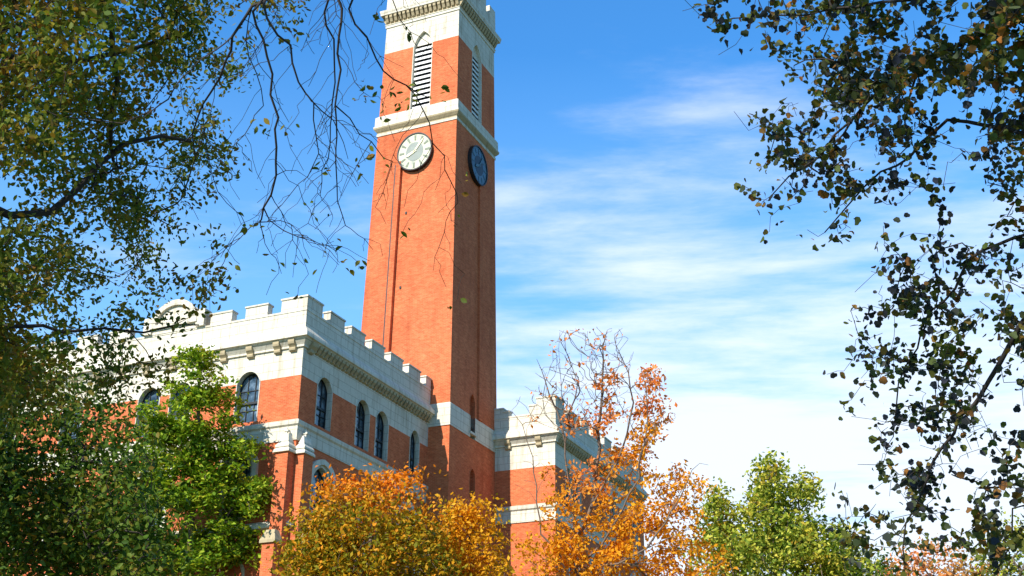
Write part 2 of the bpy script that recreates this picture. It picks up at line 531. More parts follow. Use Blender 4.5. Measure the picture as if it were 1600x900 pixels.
# wing parapet
xl = TCX+TH-.2
m = MB()
m.box(xl, WX+PO, WY-PO, WY+PT-PO, Z_LT+.30, Z_GAP-.2)
m.box(WX+PO-PT, WX+PO-.003, WY+PT-PO, YF, Z_LT+.30, Z_GAP-.1)
coping(m, xl, WX+PO+.03, WY-PO-.03, WY+PT-PO+.03, Z_GAP-.1); coping(m, WX+PO-PT-.03, WX+PO+.03, WY+PT-PO+.03, YF, Z_GAP)
par = m.build('parapet', M['stone'], hall)
zb = Z_GAP-.1
merlon(par, xl, 1.95, WY-PO, WY+T-PO, zb, 27.12); merlon(par, 1.95, 2.35, WY-PO, WY+T-PO, zb, 26.88)
merlon(par, 4.2, WX+PO, WY-PO, WY+T-PO, zb, 27.5); merlon(par, 3.72, 4.2, WY-PO, WY+T-PO, zb, 27.05)
merlon(par, WX+PO-T, WX+PO, WY+T-PO+.05, WY+1.35, Z_GAP, 27.49)
y = WY+2.12
while y < YF-1: merlon(par, WX+PO-T, WX+PO, y, y+1.35, Z_GAP, Z_MER); y += 2.12
m = MB(); m.box(XW+.3, -.4, .4, YF-.3, 24.9, 25.1); m.box(-.39, WX-.4, WY+.4, YF-.3, 24.9, 25.1); m.build('roof', M['roof'], hall)

# corner buttresses with stepped stone caps


def buttress(x0, x1, y0, y1, ztop, steps, mat='trim'):
    m = MB(); m.box(x0, x1, y0, y1, 0, ztop); b = m.build('buttress', M['brick'], hall)
    m = MB(); z = ztop
    for k, (grow, h, up) in enumerate(steps):
        a = (x0-grow, x1+grow, y0-grow, y1+grow*.2)
        g2 = grow-up
        m.hexa([(a[0], a[2], z), (a[1], a[2], z), (a[1], a[3], z), (a[0], a[3], z)], [(x0-g2, y0-g2, z+h), (x1+g2, y0-g2, z+h), (x1+g2, y1+.01, z+h), (x0-g2, y1+.01, z+h)])
        z += h
    m.build('buttress_cap', M[mat], b)
    return b, z


caps = [(.11, .10, 0), (.11, .16, .13), (.04, .09, 0), (.04, .20, .14), (-.08, .07, 0), (-.1, .34, .1)]
for args in ((-.72, -.02, -.56, -.004), (.004, .48, .03, .85)):
    b, z = buttress(*args, 19.0, caps)
    xm, ym = (args[0]+args[1])/2, (args[2]+args[3])/2
    m = MB()
    for zz, r in ((z-.02, .05),):
        m.box(xm-.05, xm+.05, ym-.05, ym+.05, zz, zz+.14); m.box(xm-.12, xm+.12, ym-.08, ym+.08, zz+.14, zz+.22); m.hexa([(xm-.05, ym-.05, zz+.22), (xm+.05, ym-.05, zz+.22), (xm+.05, ym+.05, zz+.22), (xm-.05, ym+.05, zz+.22)], [(xm-.01, ym-.01, zz+.42), (xm+.01, ym-.01, zz+.42), (xm+.01, ym+.01, zz+.42), (xm-.01, ym+.01, zz+.42)])
    m.build('finial', M['trim'], b)
buttress(-.7, -.04, -1.05, -.57, 14.55, [(.1, .14, 0), (.1, .5, .2)], 'soffit')
buttress(.49, .98, .05, .83, 14.55, [(.1, .14, 0), (.1, .5, .2)], 'soffit')

# ------------------------------------------------------------------ the clock tower
tower = thing('clock_tower', 'tall tapering red brick clock tower with white stone belfry rising behind the hall', 'clock tower', (TCX, TCY, 0))


def tp(x, y, z):
    k = (TH-TK*(z-TZ0))/TH
    return (TCX+x*k, TCY+y*k, z)


def P_tf(s, z, d): return tp(s, -TH+d, z)         # front face, s = -TH..TH
def P_tr(s, z, d): return tp(TH-d, s, z)          # right face
def P_tb(s, z, d): return tp(-s, TH-d, z)
def P_tl(s, z, d): return tp(-TH+d, -s, z)


B0, B1 = 24.24, 25.64          # lower stone band
U0, U1 = 44.96, 46.5           # upper stone band
W0, CO = 51.55, 53.65          # stone stage, cornice
fr_op = [Opening(-.62, .98, U1+.02, 52.65, 'pointed', 1.35)]
rt_op = [Opening(-.8, .8, U1+.02, 52.55, 'pointed', 1.35), Opening(-.62, .05, 24.7, 27.05, 'pointed', .6), Opening(-.55, .1, 20.6, 22.4, 'pointed', .5)]
br = MB(); st = MB()
for P, ops in ((P_tf, fr_op), (P_tr, rt_op), (P_tb, []), (P_tl, [])):
    zs = [0, B0]
    wall(br, P, -TH, TH, 0, B0, ops); wall(br, P, -TH, TH, B1, U0, ops); wall(br, P, -TH, TH, U1, W0, ops)
    wall(st, P, -TH, TH, W0, CO+.3, ops)
br.build('brick_wall', M['brick'], tower); st.build('stone_stage', M['stone'], tower)


def band(prof, name, mat, skip=()):
    m = MB()
    for P, side in ((P_tf, 0), (P_tr, 1), (P_tb, 2), (P_tl, 3)):
        for (o0, z0), (o1, z1) in zip(prof, prof[1:]):
            segs = [(-1, 1)]
            m.quad(P(-TH-o0, z0, -o0), P(TH+o0, z0, -o0), P(TH+o1, z1, -o1), P(-TH-o1, z1, -o1))
    return m.build(name, mat, tower)


# lower band stops at the lancet on the right face
m = MB()
for P, segs in ((P_tf, [(-TH, TH)]), (P_tr, [(-TH, -.62), (.05, TH)]), (P_tb, [(-TH, TH)]), (P_tl, [(-TH, TH)])):
    for a, b in segs:
        ea = .05 if a == -TH else 0; eb = .05 if b == TH else 0
        pts = [(0, B0), (.05, B0), (.05, B1-.08), (0, B1)]
        for (o0, z0), (o1, z1) in zip(pts, pts[1:]):
            m.quad(P(a-(o0 if ea else 0), z0, -o0), P(b+(o0 if eb else 0), z0, -o0), P(b+(o1 if eb else 0), z1, -o1), P(a-(o1 if ea else 0), z1, -o1))
        for q, e in ((a, ea), (b, eb)):
            if not e: m.quad(P(q, B0, -.05), P(q, B1-.08, -.05), P(q, B1, .3), P(q, B0, .3))
q = [P_tr(-.7, 24.44, -.14), P_tr(.13, 24.44, -.14), P_tr(.13, 24.44, .25), P_tr(-.7, 24.44, .25)]
m.hexa(q, [P_tr(-.7, 24.6, -.12), P_tr(.13, 24.6, -.12), P_tr(.13, 24.68, .25), P_tr(-.7, 24.68, .25)])
m.build('stone_band', M['stone'], tower)
band([(0, U0), (.06, U0+.02), (.06, U0+.2), (.03, U0+.22)], 'band_fillet', M['stone'])
band([(.03, U0+.22), (.03, U0+.3), (.10, U0+.36), (.24, U0+.52), (.27, U0+.62)], 'band_cove', M['soffit'])
band([(.27, U0+.62), (.27, U0+.70), (.20, U0+.74), (.20, U1-.12), (.0, U1+.06)], 'stone_band', M['stone'])
band([(0, CO), (.07, CO), (.07, CO+.16), (.12, CO+.2), (.12, CO+.24), (.02, CO+.26)], 'cornice_fillet', M['trim'])
band([(.02, CO+.9), (.42, CO+.92), (.43, CO+1.05), (.48, CO+1.2), (.48, CO+1.3), (.2, CO+1.42), (.1, CO+1.44), (.1, CO+2.6)], 'cornice', M['stone'])
m = MB()
for P in (P_tf, P_tr, P_tb, P_tl):
    m.quad(P(-TH-.02, CO+.25, -.02), P(TH+.02, CO+.25, -.02), P(TH+.02, CO+.95, -.02), P(-TH-.02, CO+.95, -.02))
    n = 17
    for k in range(n):
        s = -TH-.1+(2*TH+.2)*(k+.5)/n; w = .12
        prof = [(.021, CO+.34), (.16, CO+.42), (.28, CO+.62), (.36, CO+.7), (.36, CO+.9), (.021, CO+.9)]
        a = [P(s-w, z, -o) for o, z in prof]; b = [P(s+w, z, -o) for o, z in prof]; L = len(prof)
        m.add(a+b, [tuple(range(L)), tuple(range(L, 2*L))]+[(i, (i+1) % L, L+(i+1) % L, L+i) for i in range(L)])
m.build('bracket_course', M['soffit'], tower)
# parapet top of the tower
for P in (P_tf, P_tr, P_tb, P_tl):
    for k in range(4):
        s = -TH+.0+2*TH*k/3.55
        a, b = s, min(TH+.1, s+1.1)
        m = MB(); m.hexa([P(a, CO+2.6, -.1), P(b, CO+2.6, -.1), P(b, CO+2.6, .35), P(a, CO+2.6, .35)], [P(a, CO+3.5, -.1), P(b, CO+3.5, -.1), P(b, CO+3.5, .35), P(a, CO+3.5, .35)]); m.build('merlon', M['stone'], tower)
m = MB(); m.add([tp(-TH, -TH, CO+2.4), tp(TH, -TH, CO+2.4), tp(TH, TH, CO+2.4), tp(-TH, TH, CO+2.4)], [(0, 1, 2, 3)]); m.build('roof', M['roof'], tower)


def belfry(P, o):
    m = MB(); lp = o.outline()
    m.add([P(s, z, .62) for s, z in lp], [tuple(range(len(lp)))])
    bk = m.build('belfry_opening', M['dark'], tower)
    m = MB(); ring(m, P, o.outline(.05), o.outline(0), -.02, .63); m.build('reveal', M['trim'], bk)
    # tympanum stone in the arch head
    m = MB(); zt = o.spring+.35
    hd = [(s, z) for s, z in lp if z > zt]
    sl = [s for s, z in hd]
    m.add([P(min(sl)-.05, zt, .24)]+[P(s, z, .24) for s, z in hd]+[P(max(sl)+.05, zt, .24)], [tuple(range(len(hd)+2))])
    m.build('arch_panel', M['trim'], bk)
    m = MB(); n = 13; z0 = o.z0+.12; dz = (zt-z0)/n
    for k in range(n):
        z = z0+k*dz; a, b = o.s0+.03, o.s1-.03
        m.hexa([P(a, z, .2), P(b, z, .2), P(b, z+.06, .26), P(a, z+.06, .26)], [P(a, z+dz*.42, .2), P(b, z+dz*.42, .2), P(b, z+dz*.42+.06, .26), P(a, z+dz*.42+.06, .26)])
    m.build('louvres', M['slat'], bk)


belfry(P_tf, fr_op[0]); belfry(P_tr, rt_op[0])
for o in rt_op[1:]:
    make_window(tower, P_tr, o, depth=.4, bars=False, surround=.02, sill=False, smat=M['brick'])

# vertical brick strips under the clocks


def strip(P, s0, s1, z0, z1, out):
    m = MB()
    for a, b, d0, d1 in ((s0, s1, -out, .0),):
        m.hexa([P(a, z0, d0), P(b, z0, d0), P(b, z0, d1), P(a, z0, d1)], [P(a, z1, d0), P(b, z1, d0), P(b, z1, d1), P(a, z1, d1)])
    return m.build('pilaster_strip', M['brick'], tower)


strip(P_tf, -1.36, -.98, B1, 42.6, .27)
m = MB()
m.hexa([P_tf(-1.47, B1, -.22), P_tf(-1.362, B1, -.22), P_tf(-1.362, B1, .0), P_tf(-1.47, B1, .0)], [P_tf(-1.47, 42.4, -.22), P_tf(-1.362, 42.4, -.22), P_tf(-1.362, 42.4, .0), P_tf(-1.47, 42.4, .0)])
m.build('dark_strip', M['iron'], tower)  # black strip for the thin dark line left of the brick strip
strip(P_tr, .45, .95, B1, 42.0, .12)


def clock(P, s, z, R, dial, mark, hand, centre):
    m = MB(); n = 40
    c = [(s+R*math.cos(2*math.pi*k/n), z+R*math.sin(2*math.pi*k/n)) for k in range(n)]
    m.add([P(a, b, -.24) for a, b in c], [tuple(range(n))])
    ck = m.build('clock', dial, tower)
    m = MB()
    for k in range(n):
        a0, a1 = 2*math.pi*k/n, 2*math.pi*(k+1)/n
        q = lambda r, a, d: P(s+r*math.cos(a), z+r*math.sin(a), d)
        ro, ri = R+.05, R-.03
        m.quad(q(ro, a0, -.3), q(ro, a1, -.3), q(ri, a1, -.3), q(ri, a0, -.3))
        m.quad(q(ri, a0, -.3), q(ri, a1, -.3), q(ri, a1, -.24), q(ri, a0, -.24))
        m.quad(q(ro, a0, -.3), q(ro, a1, -.3), q(ro, a1, .02), q(ro, a0, .02))
    m.build('clock_rim', M['iron'], ck)
    m = MB(); cc = [(s+R*.52*math.cos(2*math.pi*k/n), z+R*.52*math.sin(2*math.pi*k/n)) for k in range(n)]
    m.add([P(a, b, -.252) for a, b in cc]+[P(a, b, -.241) for a, b in cc], [tuple(range(n))]+[(k, (k+1) % n, n+(k+1) % n, n+k) for k in range(n)])
    m.build('dial_centre', centre, ck)
    # twelve hour marks, a light ring and rays
    m = MB()
    for k in range(12):
        a = math.pi*k/6; ca, sa = math.cos(a), math.sin(a)
        for r0, r1, w in ((R*.62, R*.9, .085),):
            pp = [P(s+r0*ca-w*sa*.6, z+r0*sa+w*ca*.6, -.262), P(s+r1*ca-w*sa, z+r1*sa+w*ca, -.262), P(s+r1*ca+w*sa, z+r1*sa-w*ca, -.262), P(s+r0*ca+w*sa*.6, z+r0*sa-w*ca*.6, -.262)]
            qq = [P(s+r0*ca-w*sa*.6, z+r0*sa+w*ca*.6, -.243), P(s+r1*ca-w*sa, z+r1*sa+w*ca, -.243), P(s+r1*ca+w*sa, z+r1*sa-w*ca, -.243), P(s+r0*ca+w*sa*.6, z+r0*sa-w*ca*.6, -.243)]
            m.hexa(pp, qq)
    m.build('hour_marks', mark, ck)
    for ang, L, w in ((math.radians(205), R*.55, .10), (math.radians(52), R*.85, .075)):
        m = MB(); ca, sa = math.cos(ang), math.sin(ang)
        pp = [(-.16, w*.7), (L*.75, w), (L, 0), (L*.75, -w), (-.16, -w*.7)]
        pp = [(s+a*ca-b*sa, z+a*sa+b*ca) for a, b in pp]
        n5 = len(pp)
        m.add([P(a, b, -.30) for a, b in pp]+[P(a, b, -.27) for a, b in pp], [tuple(range(n5)), tuple(range(n5, 2*n5))]+[(i, (i+1) % n5, n5+(i+1) % n5, n5+i) for i in range(n5)])
        m.build('clock_hand', hand, ck)
    return ck


clock(P_tf, .08, 43.1, 1.34, M['dial'], M['mark'], M['hand'], M['centre']); clock(P_tr, .0, 43.0, 1.34, M['dial_shaded'], M['mark_shaded'], M['mark_shaded'], M['centre_shaded'])
for s, z in ((-.45, 38.8), (-.55, 33.6)):
    m = MB(); m.prism([P_tf(s-.06, z-.08, -.06), P_tf(s+.06, z-.08, -.06), P_tf(s+.06, z+.08, -.06), P_tf(s-.06, z+.08, -.06)], (0, .08, 0)); m.build('wall_anchor', M['iron'], tower)

# ------------------------------------------------------------------ ground
N = NT('autumn_lawn'); tc = N.n('TexCoord')
n1 = N.noise(tc.outputs['Object'], .15, 5); n2 = N.noise(tc.outputs['Object'], 8, 4)
c = N.mix(n1, (.05, .085, .02), (.10, .095, .03)); c = N.mix(N.ramp(n2, [(.55, (0, 0, 0)), (.7, (.7, .7, .7))]), c, (.22, .12, .04))
N.surf(c, .95, n2, .6, .05)
m = MB(); m.quad((-1500, -1500, 0), (1500, -1500, 0), (1500, 1500, 0), (-1500, 1500, 0))
tag(m.build('ground', N.m), kind='structure')
m = MB(); m.box(14, 60, -55.2, -52.6, .003, .06)
tag(m.build('path', plain('concrete_path', (.38, .36, .33), .9, .1, 2)), kind='structure')

# ------------------------------------------------------------------ trees


def rot_frames(nrm, spin):
    nrm = nrm/(np.linalg.norm(nrm, axis=1)[:, None]+1e-9)
    ref = np.where(np.abs(nrm[:, 2:3]) < .9, np.array([[0, 0, 1.0]]), np.array([[1.0, 0, 0]]))
    a = np.cross(ref, nrm); a /= (np.linalg.norm(a, axis=1)[:, None]+1e-9)
    b = np.cross(nrm, a)
    c, s = np.cos(spin)[:, None], np.sin(spin)[:, None]
    return np.stack([a*c+b*s, -a*s+b*c, nrm], 2)       # columns: local x, y, z


LEAF = {
    'diamond': ([(0, -.5, 0), (.3, 0, .1), (0, .5, -.04), (-.3, 0, .1)], [(0, 1, 2), (0, 2, 3)]),
    'oval': ([(0, -.5, 0), (.26, -.2, .08), (.27, .14, .09), (0, .52, -.05), (-.27, .14, .09), (-.26, -.2, .08)], [(0, 1, 2, 3), (0, 3, 4, 5)]),
    'lobed': ([(0, -.44, 0), (.34, -.40, .06), (.50, -.02, .16), (.36, .14, .09), (.26, .42, .02), (0, .46, -.04), (-.26, .42, .02), (-.36, .14, .09), (-.5, -.02, .16), (-.34, -.40, .06)],
              [(0, 1, 2, 3), (0, 3, 5), (3, 4, 5), (0, 5, 7), (5, 6, 7), (0, 7, 8, 9)]),
}


def leaves_mesh(name, pts, size, kind, mat, parent, droop=0.0, up=.35):
    tv, tf = LEAF[kind]; tv = np.array(tv); n = len(pts); k = len(tv)
    nrm = rng.normal(size=(n, 3)); nrm[:, 2] += up*2
    fr = rot_frames(nrm, rng.uniform(0, 2*math.pi, n))
    if droop:                                           # tip of the leaf pulled towards the ground
        yv = fr[:, :, 1]*(1-droop)+np.array([0, 0, -1.0])*droop+rng.normal(size=(n, 3))*.25
        yv /= np.linalg.norm(yv, axis=1)[:, None]
        xv = np.cross(yv, fr[:, :, 2]); xv /= (np.linalg.norm(xv, axis=1)[:, None]+1e-9)
        fr = np.stack([xv, yv, np.cross(xv, yv)], 2)
    sz = size*rng.uniform(.6, 1.3, n)
    fold = rng.uniform(-1.2, 2.5, n)
    loc = np.repeat(tv[None], n, 0); loc[:, :, 2] *= fold[:, None]
    loc[:, :, 0] *= rng.uniform(.75, 1.1, n)[:, None]
    V = np.einsum('nij,nkj->nki', fr, loc*sz[:, None, None])+pts[:, None, :]
    V = V.reshape(-1, 3)
    ls = []; tot = []
    for f in tf: tot.append(len(f))
    flat = np.concatenate([np.array(f) for f in tf])
    loops = (np.arange(n)[:, None]*k+flat[None]).ravel()
    totals = np.tile(np.array(tot), n); starts = np.concatenate([[0], np.cumsum(totals)[:-1]])
    me = bpy.data.meshes.new(name)
    me.vertices.add(len(V)); me.vertices.foreach_set('co', V.ravel().astype(np.float32))
    me.loops.add(len(loops)); me.loops.foreach_set('vertex_index', loops.astype(np.int32))
    me.polygons.add(len(totals)); me.polygons.foreach_set('loop_start', starts.astype(np.int32)); me.polygons.foreach_set('loop_total', totals.astype(np.int32))
    me.materials.append(mat); me.update(calc_edges=True); me.validate()
    o = bpy.data.objects.new(name, me); COL.objects.link(o)
    return adopt(o, parent)


class Skeleton:
    """branch network: seed limbs are given, twigs grow from the nearest branch to every foliage clump"""

    def __init__(self):
        self.p = np.zeros((0, 3)); self.par = []; self.paths = []; self.rmin = []

    def add_path(self, pts, parent=None, r=0.0):
        i0 = len(self.p)
        self.p = np.vstack([self.p, pts])
        idx = list(range(i0, i0+len(pts)))
        for k, i in enumerate(idx):
            self.par.append((parent if parent is not None else -1) if k == 0 else i-1); self.rmin.append(r if np.isscalar(r) else r[k])
        self.paths.append(([parent] if parent is not None else [])+idx)
        return idx

    def limb(self, pts, r0=0.0, r1=0.0, step=.35, wob=.03, attach=True):
        """smooth limb through pts"""
        pts = np.array(pts, float); out = []
        n = len(pts)
        for i in range(n-1):
            a, b = pts[i], pts[i+1]; p0 = pts[max(0, i-1)]; p3 = pts[min(n-1, i+2)]
            m = max(2, int(np.linalg.norm(b-a)/step))
            for t in np.linspace(0, 1, m, endpoint=False):
                out.append(.5*((2*a)+(b-p0)*t+(2*p0-5*a+4*b-p3)*t*t+(3*a-p0-3*b+p3)*t**3))
        out.append(pts[-1]); out = np.array(out)
        out[1:] += rng.normal(size=(len(out)-1, 3))*wob
        par = None
        if attach and len(self.p):
            par = int(np.argmin(np.linalg.norm(self.p-out[0], axis=1)))
            if np.linalg.norm(self.p[par]-out[0]) < .05: out = out[1:]
        return self.add_path(out, par, np.linspace(r0, r1, len(out)) if r0 else 0.0)

    def grow(self, targets, sag=.1, wob=.05, step=.3, order=None, rise=0.0):
        T = np.asarray(targets, float)
        d0 = np.array([np.min(np.linalg.norm(self.p-t, axis=1)) for t in T]) if order is None else order
        tips = []
        for i in np.argsort(d0):
            t = T[i]; dd = np.linalg.norm(self.p-t, axis=1)
            if rise: dd = dd+rise*np.maximum(0, self.p[:, 2]-t[2]+.25*np.linalg.norm((self.p-t)[:, :2], axis=1))
            j = int(np.argmin(dd)); L = dd[j]
            if L < .05: tips.append(j); continue
            # leave from a node a little closer to the root so that forks look natural
            for _ in range(int(L/.5)):
                if self.par[j] >= 0: j = self.par[j]
            a = self.p[j]; L = np.linalg.norm(t-a); m = max(2, int(L/step))
            q = self.par[j]; dirp = (a-self.p[q]) if q >= 0 else np.array([0, 0, 1.0])
            dirp = dirp/(np.linalg.norm(dirp)+1e-9)
            ts = np.linspace(0, 1, m+1)[1:, None]
            c1 = a+dirp*L*.35
            pts = (1-ts)**2*a+2*ts*(1-ts)*c1+ts**2*t
            pts[:, 2] -= sag*L*(ts[:, 0]*(1-ts[:, 0]))
            pts[:-1] += rng.normal(size=(m-1, 3))*wob if m > 1 else 0
            idx = self.add_path(pts, j); tips.append(idx[-1])
        return tips

    def radii(self, r0=.006, p=2.4, rmax=.4):
        n = len(self.p); acc = np.zeros(n); has = np.zeros(n, bool)
        r = np.zeros(n)
        for i in range(n-1, -1, -1):
            ri = acc[i]**(1/p) if has[i] else r0
            r[i] = min(rmax, max(ri, self.rmin[i]))
            q = self.par[i]
            if q >= 0: acc[q] += min(ri, rmax)**p+1e-12; has[q] = True
        self.r = r
        return r

    def mesh(self, name, mat, parent, r0=.006, p=2.4, rmax=.4, sides=5, root_flare=0):
        r = self.radii(r0, p, rmax); m = MB()
        for path in self.paths:
            if len(path) < 2: continue
            rr = r[path].copy()
            if len(path) > 1 and self.par[path[1]] == path[0]: rr[0] = min(rr[0], rr[1]*1.3)
            m.tube(self.p[path], rr, sides if rr.max() > .012 else 3)
        return m.build(name, mat, parent)


def scatter(tips_pts, per, sigma, flat=.8):
    n = len(tips_pts); pts = np.repeat(np.asarray(tips_pts), per, 0)
    off = rng.normal(size=pts.shape)*sigma; off[:, 2] *= flat
    return pts+off


def crown_tree(name, label, cat, base, sk_limbs, clumps, per, sigma, size, kind, mat, bark, group=None, r0=.008, rmax=.25, flat=.8, droop=0, extra=None, sag=.0, up=.35, trunk_r=.0):
    root = thing(name, label, cat, tuple(base), group)
    sk = Skeleton()
    for k, l in enumerate(sk_limbs): sk.limb(l, trunk_r if k == 0 else 0.0, trunk_r*.3 if k == 0 else 0.0, step=.5, wob=.04 if k else .02)
    tips = sk.grow(clumps, sag=sag)
    sk.mesh('trunk', bark, root, r0=r0, rmax=rmax)
    pts = scatter(clumps, per, sigma, flat)
    if extra is not None: pts = np.vstack([pts, extra])
    leaves_mesh('crown', pts, size, kind, mat, root, droop, up)
    return root


def ell(c, r, n, shell=.55, lump=.0):
    """clump centres in an ellipsoid, more of them towards its surface"""
    d = rng.normal(size=(n, 3)); d /= np.linalg.norm(d, axis=1)[:, None]
    rad = shell+(1-shell)*rng.uniform(0, 1, n)**.6
    rad = np.where(rng.uniform(size=n) < .25, rng.uniform(.1, 1, n), rad)
    if lump:                                            # boughs push out of the outline, bays stay open between them
        ph = rng.uniform(0, 6.28, 6)
        rad = rad*(1+lump*(np.sin(5*d[:, 0]+ph[0])*np.sin(6*d[:, 1]+ph[1])+.8*np.sin(7*d[:, 2]+4*d[:, 0]+ph[2])))
    return np.array(c)+d*rad[:, None]*np.array(r)


def grid_targets(rows, u0, v0, cell, k, dist, jitter_d, pad_left=0, pad_right=0, pad_top=0, spray=1, spread=0.0):
    """foliage clumps spread over the part of the sky a crown covers; each gets its own distance"""
    out = []; R = len(rows); Cn = len(rows[0])
    for ri in range(-pad_top, R):
        for ci in range(-pad_left, Cn+pad_right):
            D = rows[max(0, ri)][min(Cn-1, max(0, ci))]
            if D <= 0: continue
            lam = -math.log(1-min(.96, D/9.6))*k
            n = rng.poisson(lam/spray)
            for _ in range(n):
                u = u0+(ci+rng.uniform())*cell; v = v0+(ri+rng.uniform())*cell
                c = at(u, v, dist(u, v)+rng.normal()*jitter_d)
                for _ in range(spray): out.append(c+rng.normal(size=3)*spread)
    return np.array(out)


# ---- large oak-like tree at the left, close to the camera
L_rows = [
    [9, 9, 9, 8, 8, 8, 7, 5, 3], [9, 9, 6, 8, 8, 7, 6, 5, 0], [9, 7, 8, 7, 8, 4, 7, 5, 0], [9, 8, 8, 8, 7, 4, 6, 6, 1],
    [8, 6, 8, 9, 7, 6, 7, 5, 0], [5, 7, 6, 4, 6, 6, 7, 1, 0], [4, 7, 8, 7, 8, 5, 1, 0, 0], [8, 8, 7, 6, 8, 6, 0, 0, 0],
    [9, 8, 7, 4, 6, 5, 0, 1, 0], [9, 6, 5, 6, 5, 2, 2, 2, 0], [9, 5, 4, 4, 2, 1, 2, 1, 0], [9, 7, 4, 4, 3, 2, 0, 0, 0],
    [8, 5, 3, 2, 1, 0, 0, 0, 0]]
lt = grid_targets(L_rows, 0, 0, 50, 5.4, lambda u, v: 15.5-2.0*math.sin(u*.011+v*.006)+.002*(450-v), 1.3, pad_left=4, pad_top=3, spray=4, spread=.15)
left = thing('shade_tree', 'large olive brown tree close by at the left with bare boughs hanging before the sky', 'tree', (24.2, -44.5, 0))
sk = Skeleton()
sk.limb([(24.2, -44.5, 0), (24.15, -44.5, 2.5), (24.3, -44.4, 5), (24.5, -44.2, 8), (24.6, -44.2, 11), (24.9, -44.4, 14.5)], .30, .13, .5, .01)
sk.limb([(24.25, -44.45, 4), at(-160, 490, 14), at(-40, 503, 14.2), at(40, 506, 14.4), at(100, 516, 14.5), at(220, 513, 14.8), at(310, 512, 15)], .055, .008)
sk.limb([(24.5, -44.2, 8), at(-60, 300, 14), at(80, 330, 14.5), at(190, 220, 15), at(300, 222, 15.6)], .07, .02)
sk.limb([(24.6, -44.2, 9.5), at(-40, 60, 14), at(130, 95, 14.6), at(260, 60, 15)], .07, .02)
sk.limb([(24.6, -44.2, 11), at(60, -160, 13), at(170, 20, 14), at(180, 120, 14.5), at(170, 260, 15)], .06, .018)
# bough passing above the view, from which nearly bare limbs hang
B1p = [(24.8, -44.3, 13.2), at(120, -330, 13.0), at(330, -190, 12.6), at(480, -120, 12.6), at(600, -100, 12.8), at(700, -60, 13)]
sk.limb(B1p, .075, .03)
hang = [
    ([at(330, -190, 12.6), at(420, -20, 12.3), at(395, 12, 12.2), at(365, 55, 12.2), at(345, 120, 12.3), at(318, 165, 12.5), at(300, 250, 12.6)], .032, .010),
    ([at(420, -20, 12.3), at(398, 22, 12.0), at(418, 90, 12), at(430, 180, 12), at(432, 275, 12.1), at(412, 325, 12.2), at(406, 352, 12.3)], .020, .006),
    ([at(420, -20, 12.3), at(412, 8, 11.9), at(450, 75, 11.8), at(478, 145, 11.8), at(490, 170, 11.9), at(497, 235, 12), at(480, 275, 12.2)], .020, .005),
    ([at(490, 160, 11.85), at(522, 190, 11.9), at(545, 250, 12)], .010, .004),
    ([at(480, -120, 12.6), at(528, -10, 12.4), at(530, 80, 12.3), at(528, 165, 12.3), at(524, 255, 12.4), at(530, 315, 12.5), at(541, 352, 12.6)], .026, .005),
    ([at(524, -40, 12.4), at(512, 20, 12.5), at(522, 90, 12.6), at(518, 200, 12.8), at(500, 300, 13)], .016, .005),
    ([at(600, -100, 12.8), at(545, 15, 12.6), at(575, 62, 12.6), at(598, 112, 12.7), at(640, 135, 12.8), at(668, 152, 13)], .022, .008),
    ([at(530, 160, 12.3), at(566, 208, 12.4), at(612, 255, 12.5)], .010, .004),
    ([at(600, -100, 12.8), at(612, -10, 12.8), at(640, 50, 12.9), at(655, 80, 13)], .012, .005),
    ([at(640, 135, 12.8), at(672, 190, 12.9), at(690, 245, 13), at(712, 300, 13.1)], .007, .0025),
    ([at(612, 255, 12.5), at(600, 330, 12.5)], .004, .002),
    ([at(432, 275, 12.1), at(465, 265, 12), at(500, 300, 12)], .006, .003),
    ([at(412, 325, 12.2), at(440, 360, 12.2), at(490, 378, 12.2), at(520, 378, 12.2)], .006, .002),
    ([at(406, 352, 12.3), at(415, 385, 12.3), at(432, 400, 12.3), at(440, 418, 12.3)], .005, .002),
    ([at(408, 345, 12.3), at(440, 345, 12.3), at(470, 365, 12.3), at(482, 408, 12.3)], .005, .002),
    ([at(318, 165, 12.5), at(322, 240, 12.6), at(340, 300, 12.6), at(385, 350, 12.6)], .007, .003),
    ([at(395, 12, 12.2), at(385, 60, 12.3), at(400, 110, 12.4), at(412, 165, 12.4)], .008, .003),
]
hang_nodes = []
for pts, a, b in hang: hang_nodes += sk.limb(pts, a*.68, b*.6, .13, .016)
# fine side twigs on the hanging limbs
twig_tips = []
for rep in range(3):
    for i in list(hang_nodes):
        if rng.uniform() < (.40, .24, .10)[rep]:
            a = sk.p[i]; L = rng.uniform(.15, .75)*(1, .6, .35)[rep]
            q = sk.par[i]; d = a-sk.p[q] if q >= 0 else np.array([0, 0, -1.0]); d = d/(np.linalg.norm(d)+1e-9)
            side = _R*rng.choice([-1, 1])*rng.uniform(.5, 1.0)+_F*rng.normal()*.4
            d = d*.7+side+np.array([0, 0, rng.uniform(-.7, .25)]); d /= np.linalg.norm(d)
            m_ = max(3, int(L/.09)); ts = np.linspace(0, 1, m_+1)[1:]
            pts = a+d*L*ts[:, None]; pts[:, 2] -= .25*L*ts**2; pts += rng.normal(size=pts.shape)*.017
            idx = sk.add_path(pts, i); twig_tips.append(sk.p[idx[-1]]); hang_nodes += idx[1:]
sk.grow(lt, sag=.15, wob=.04)
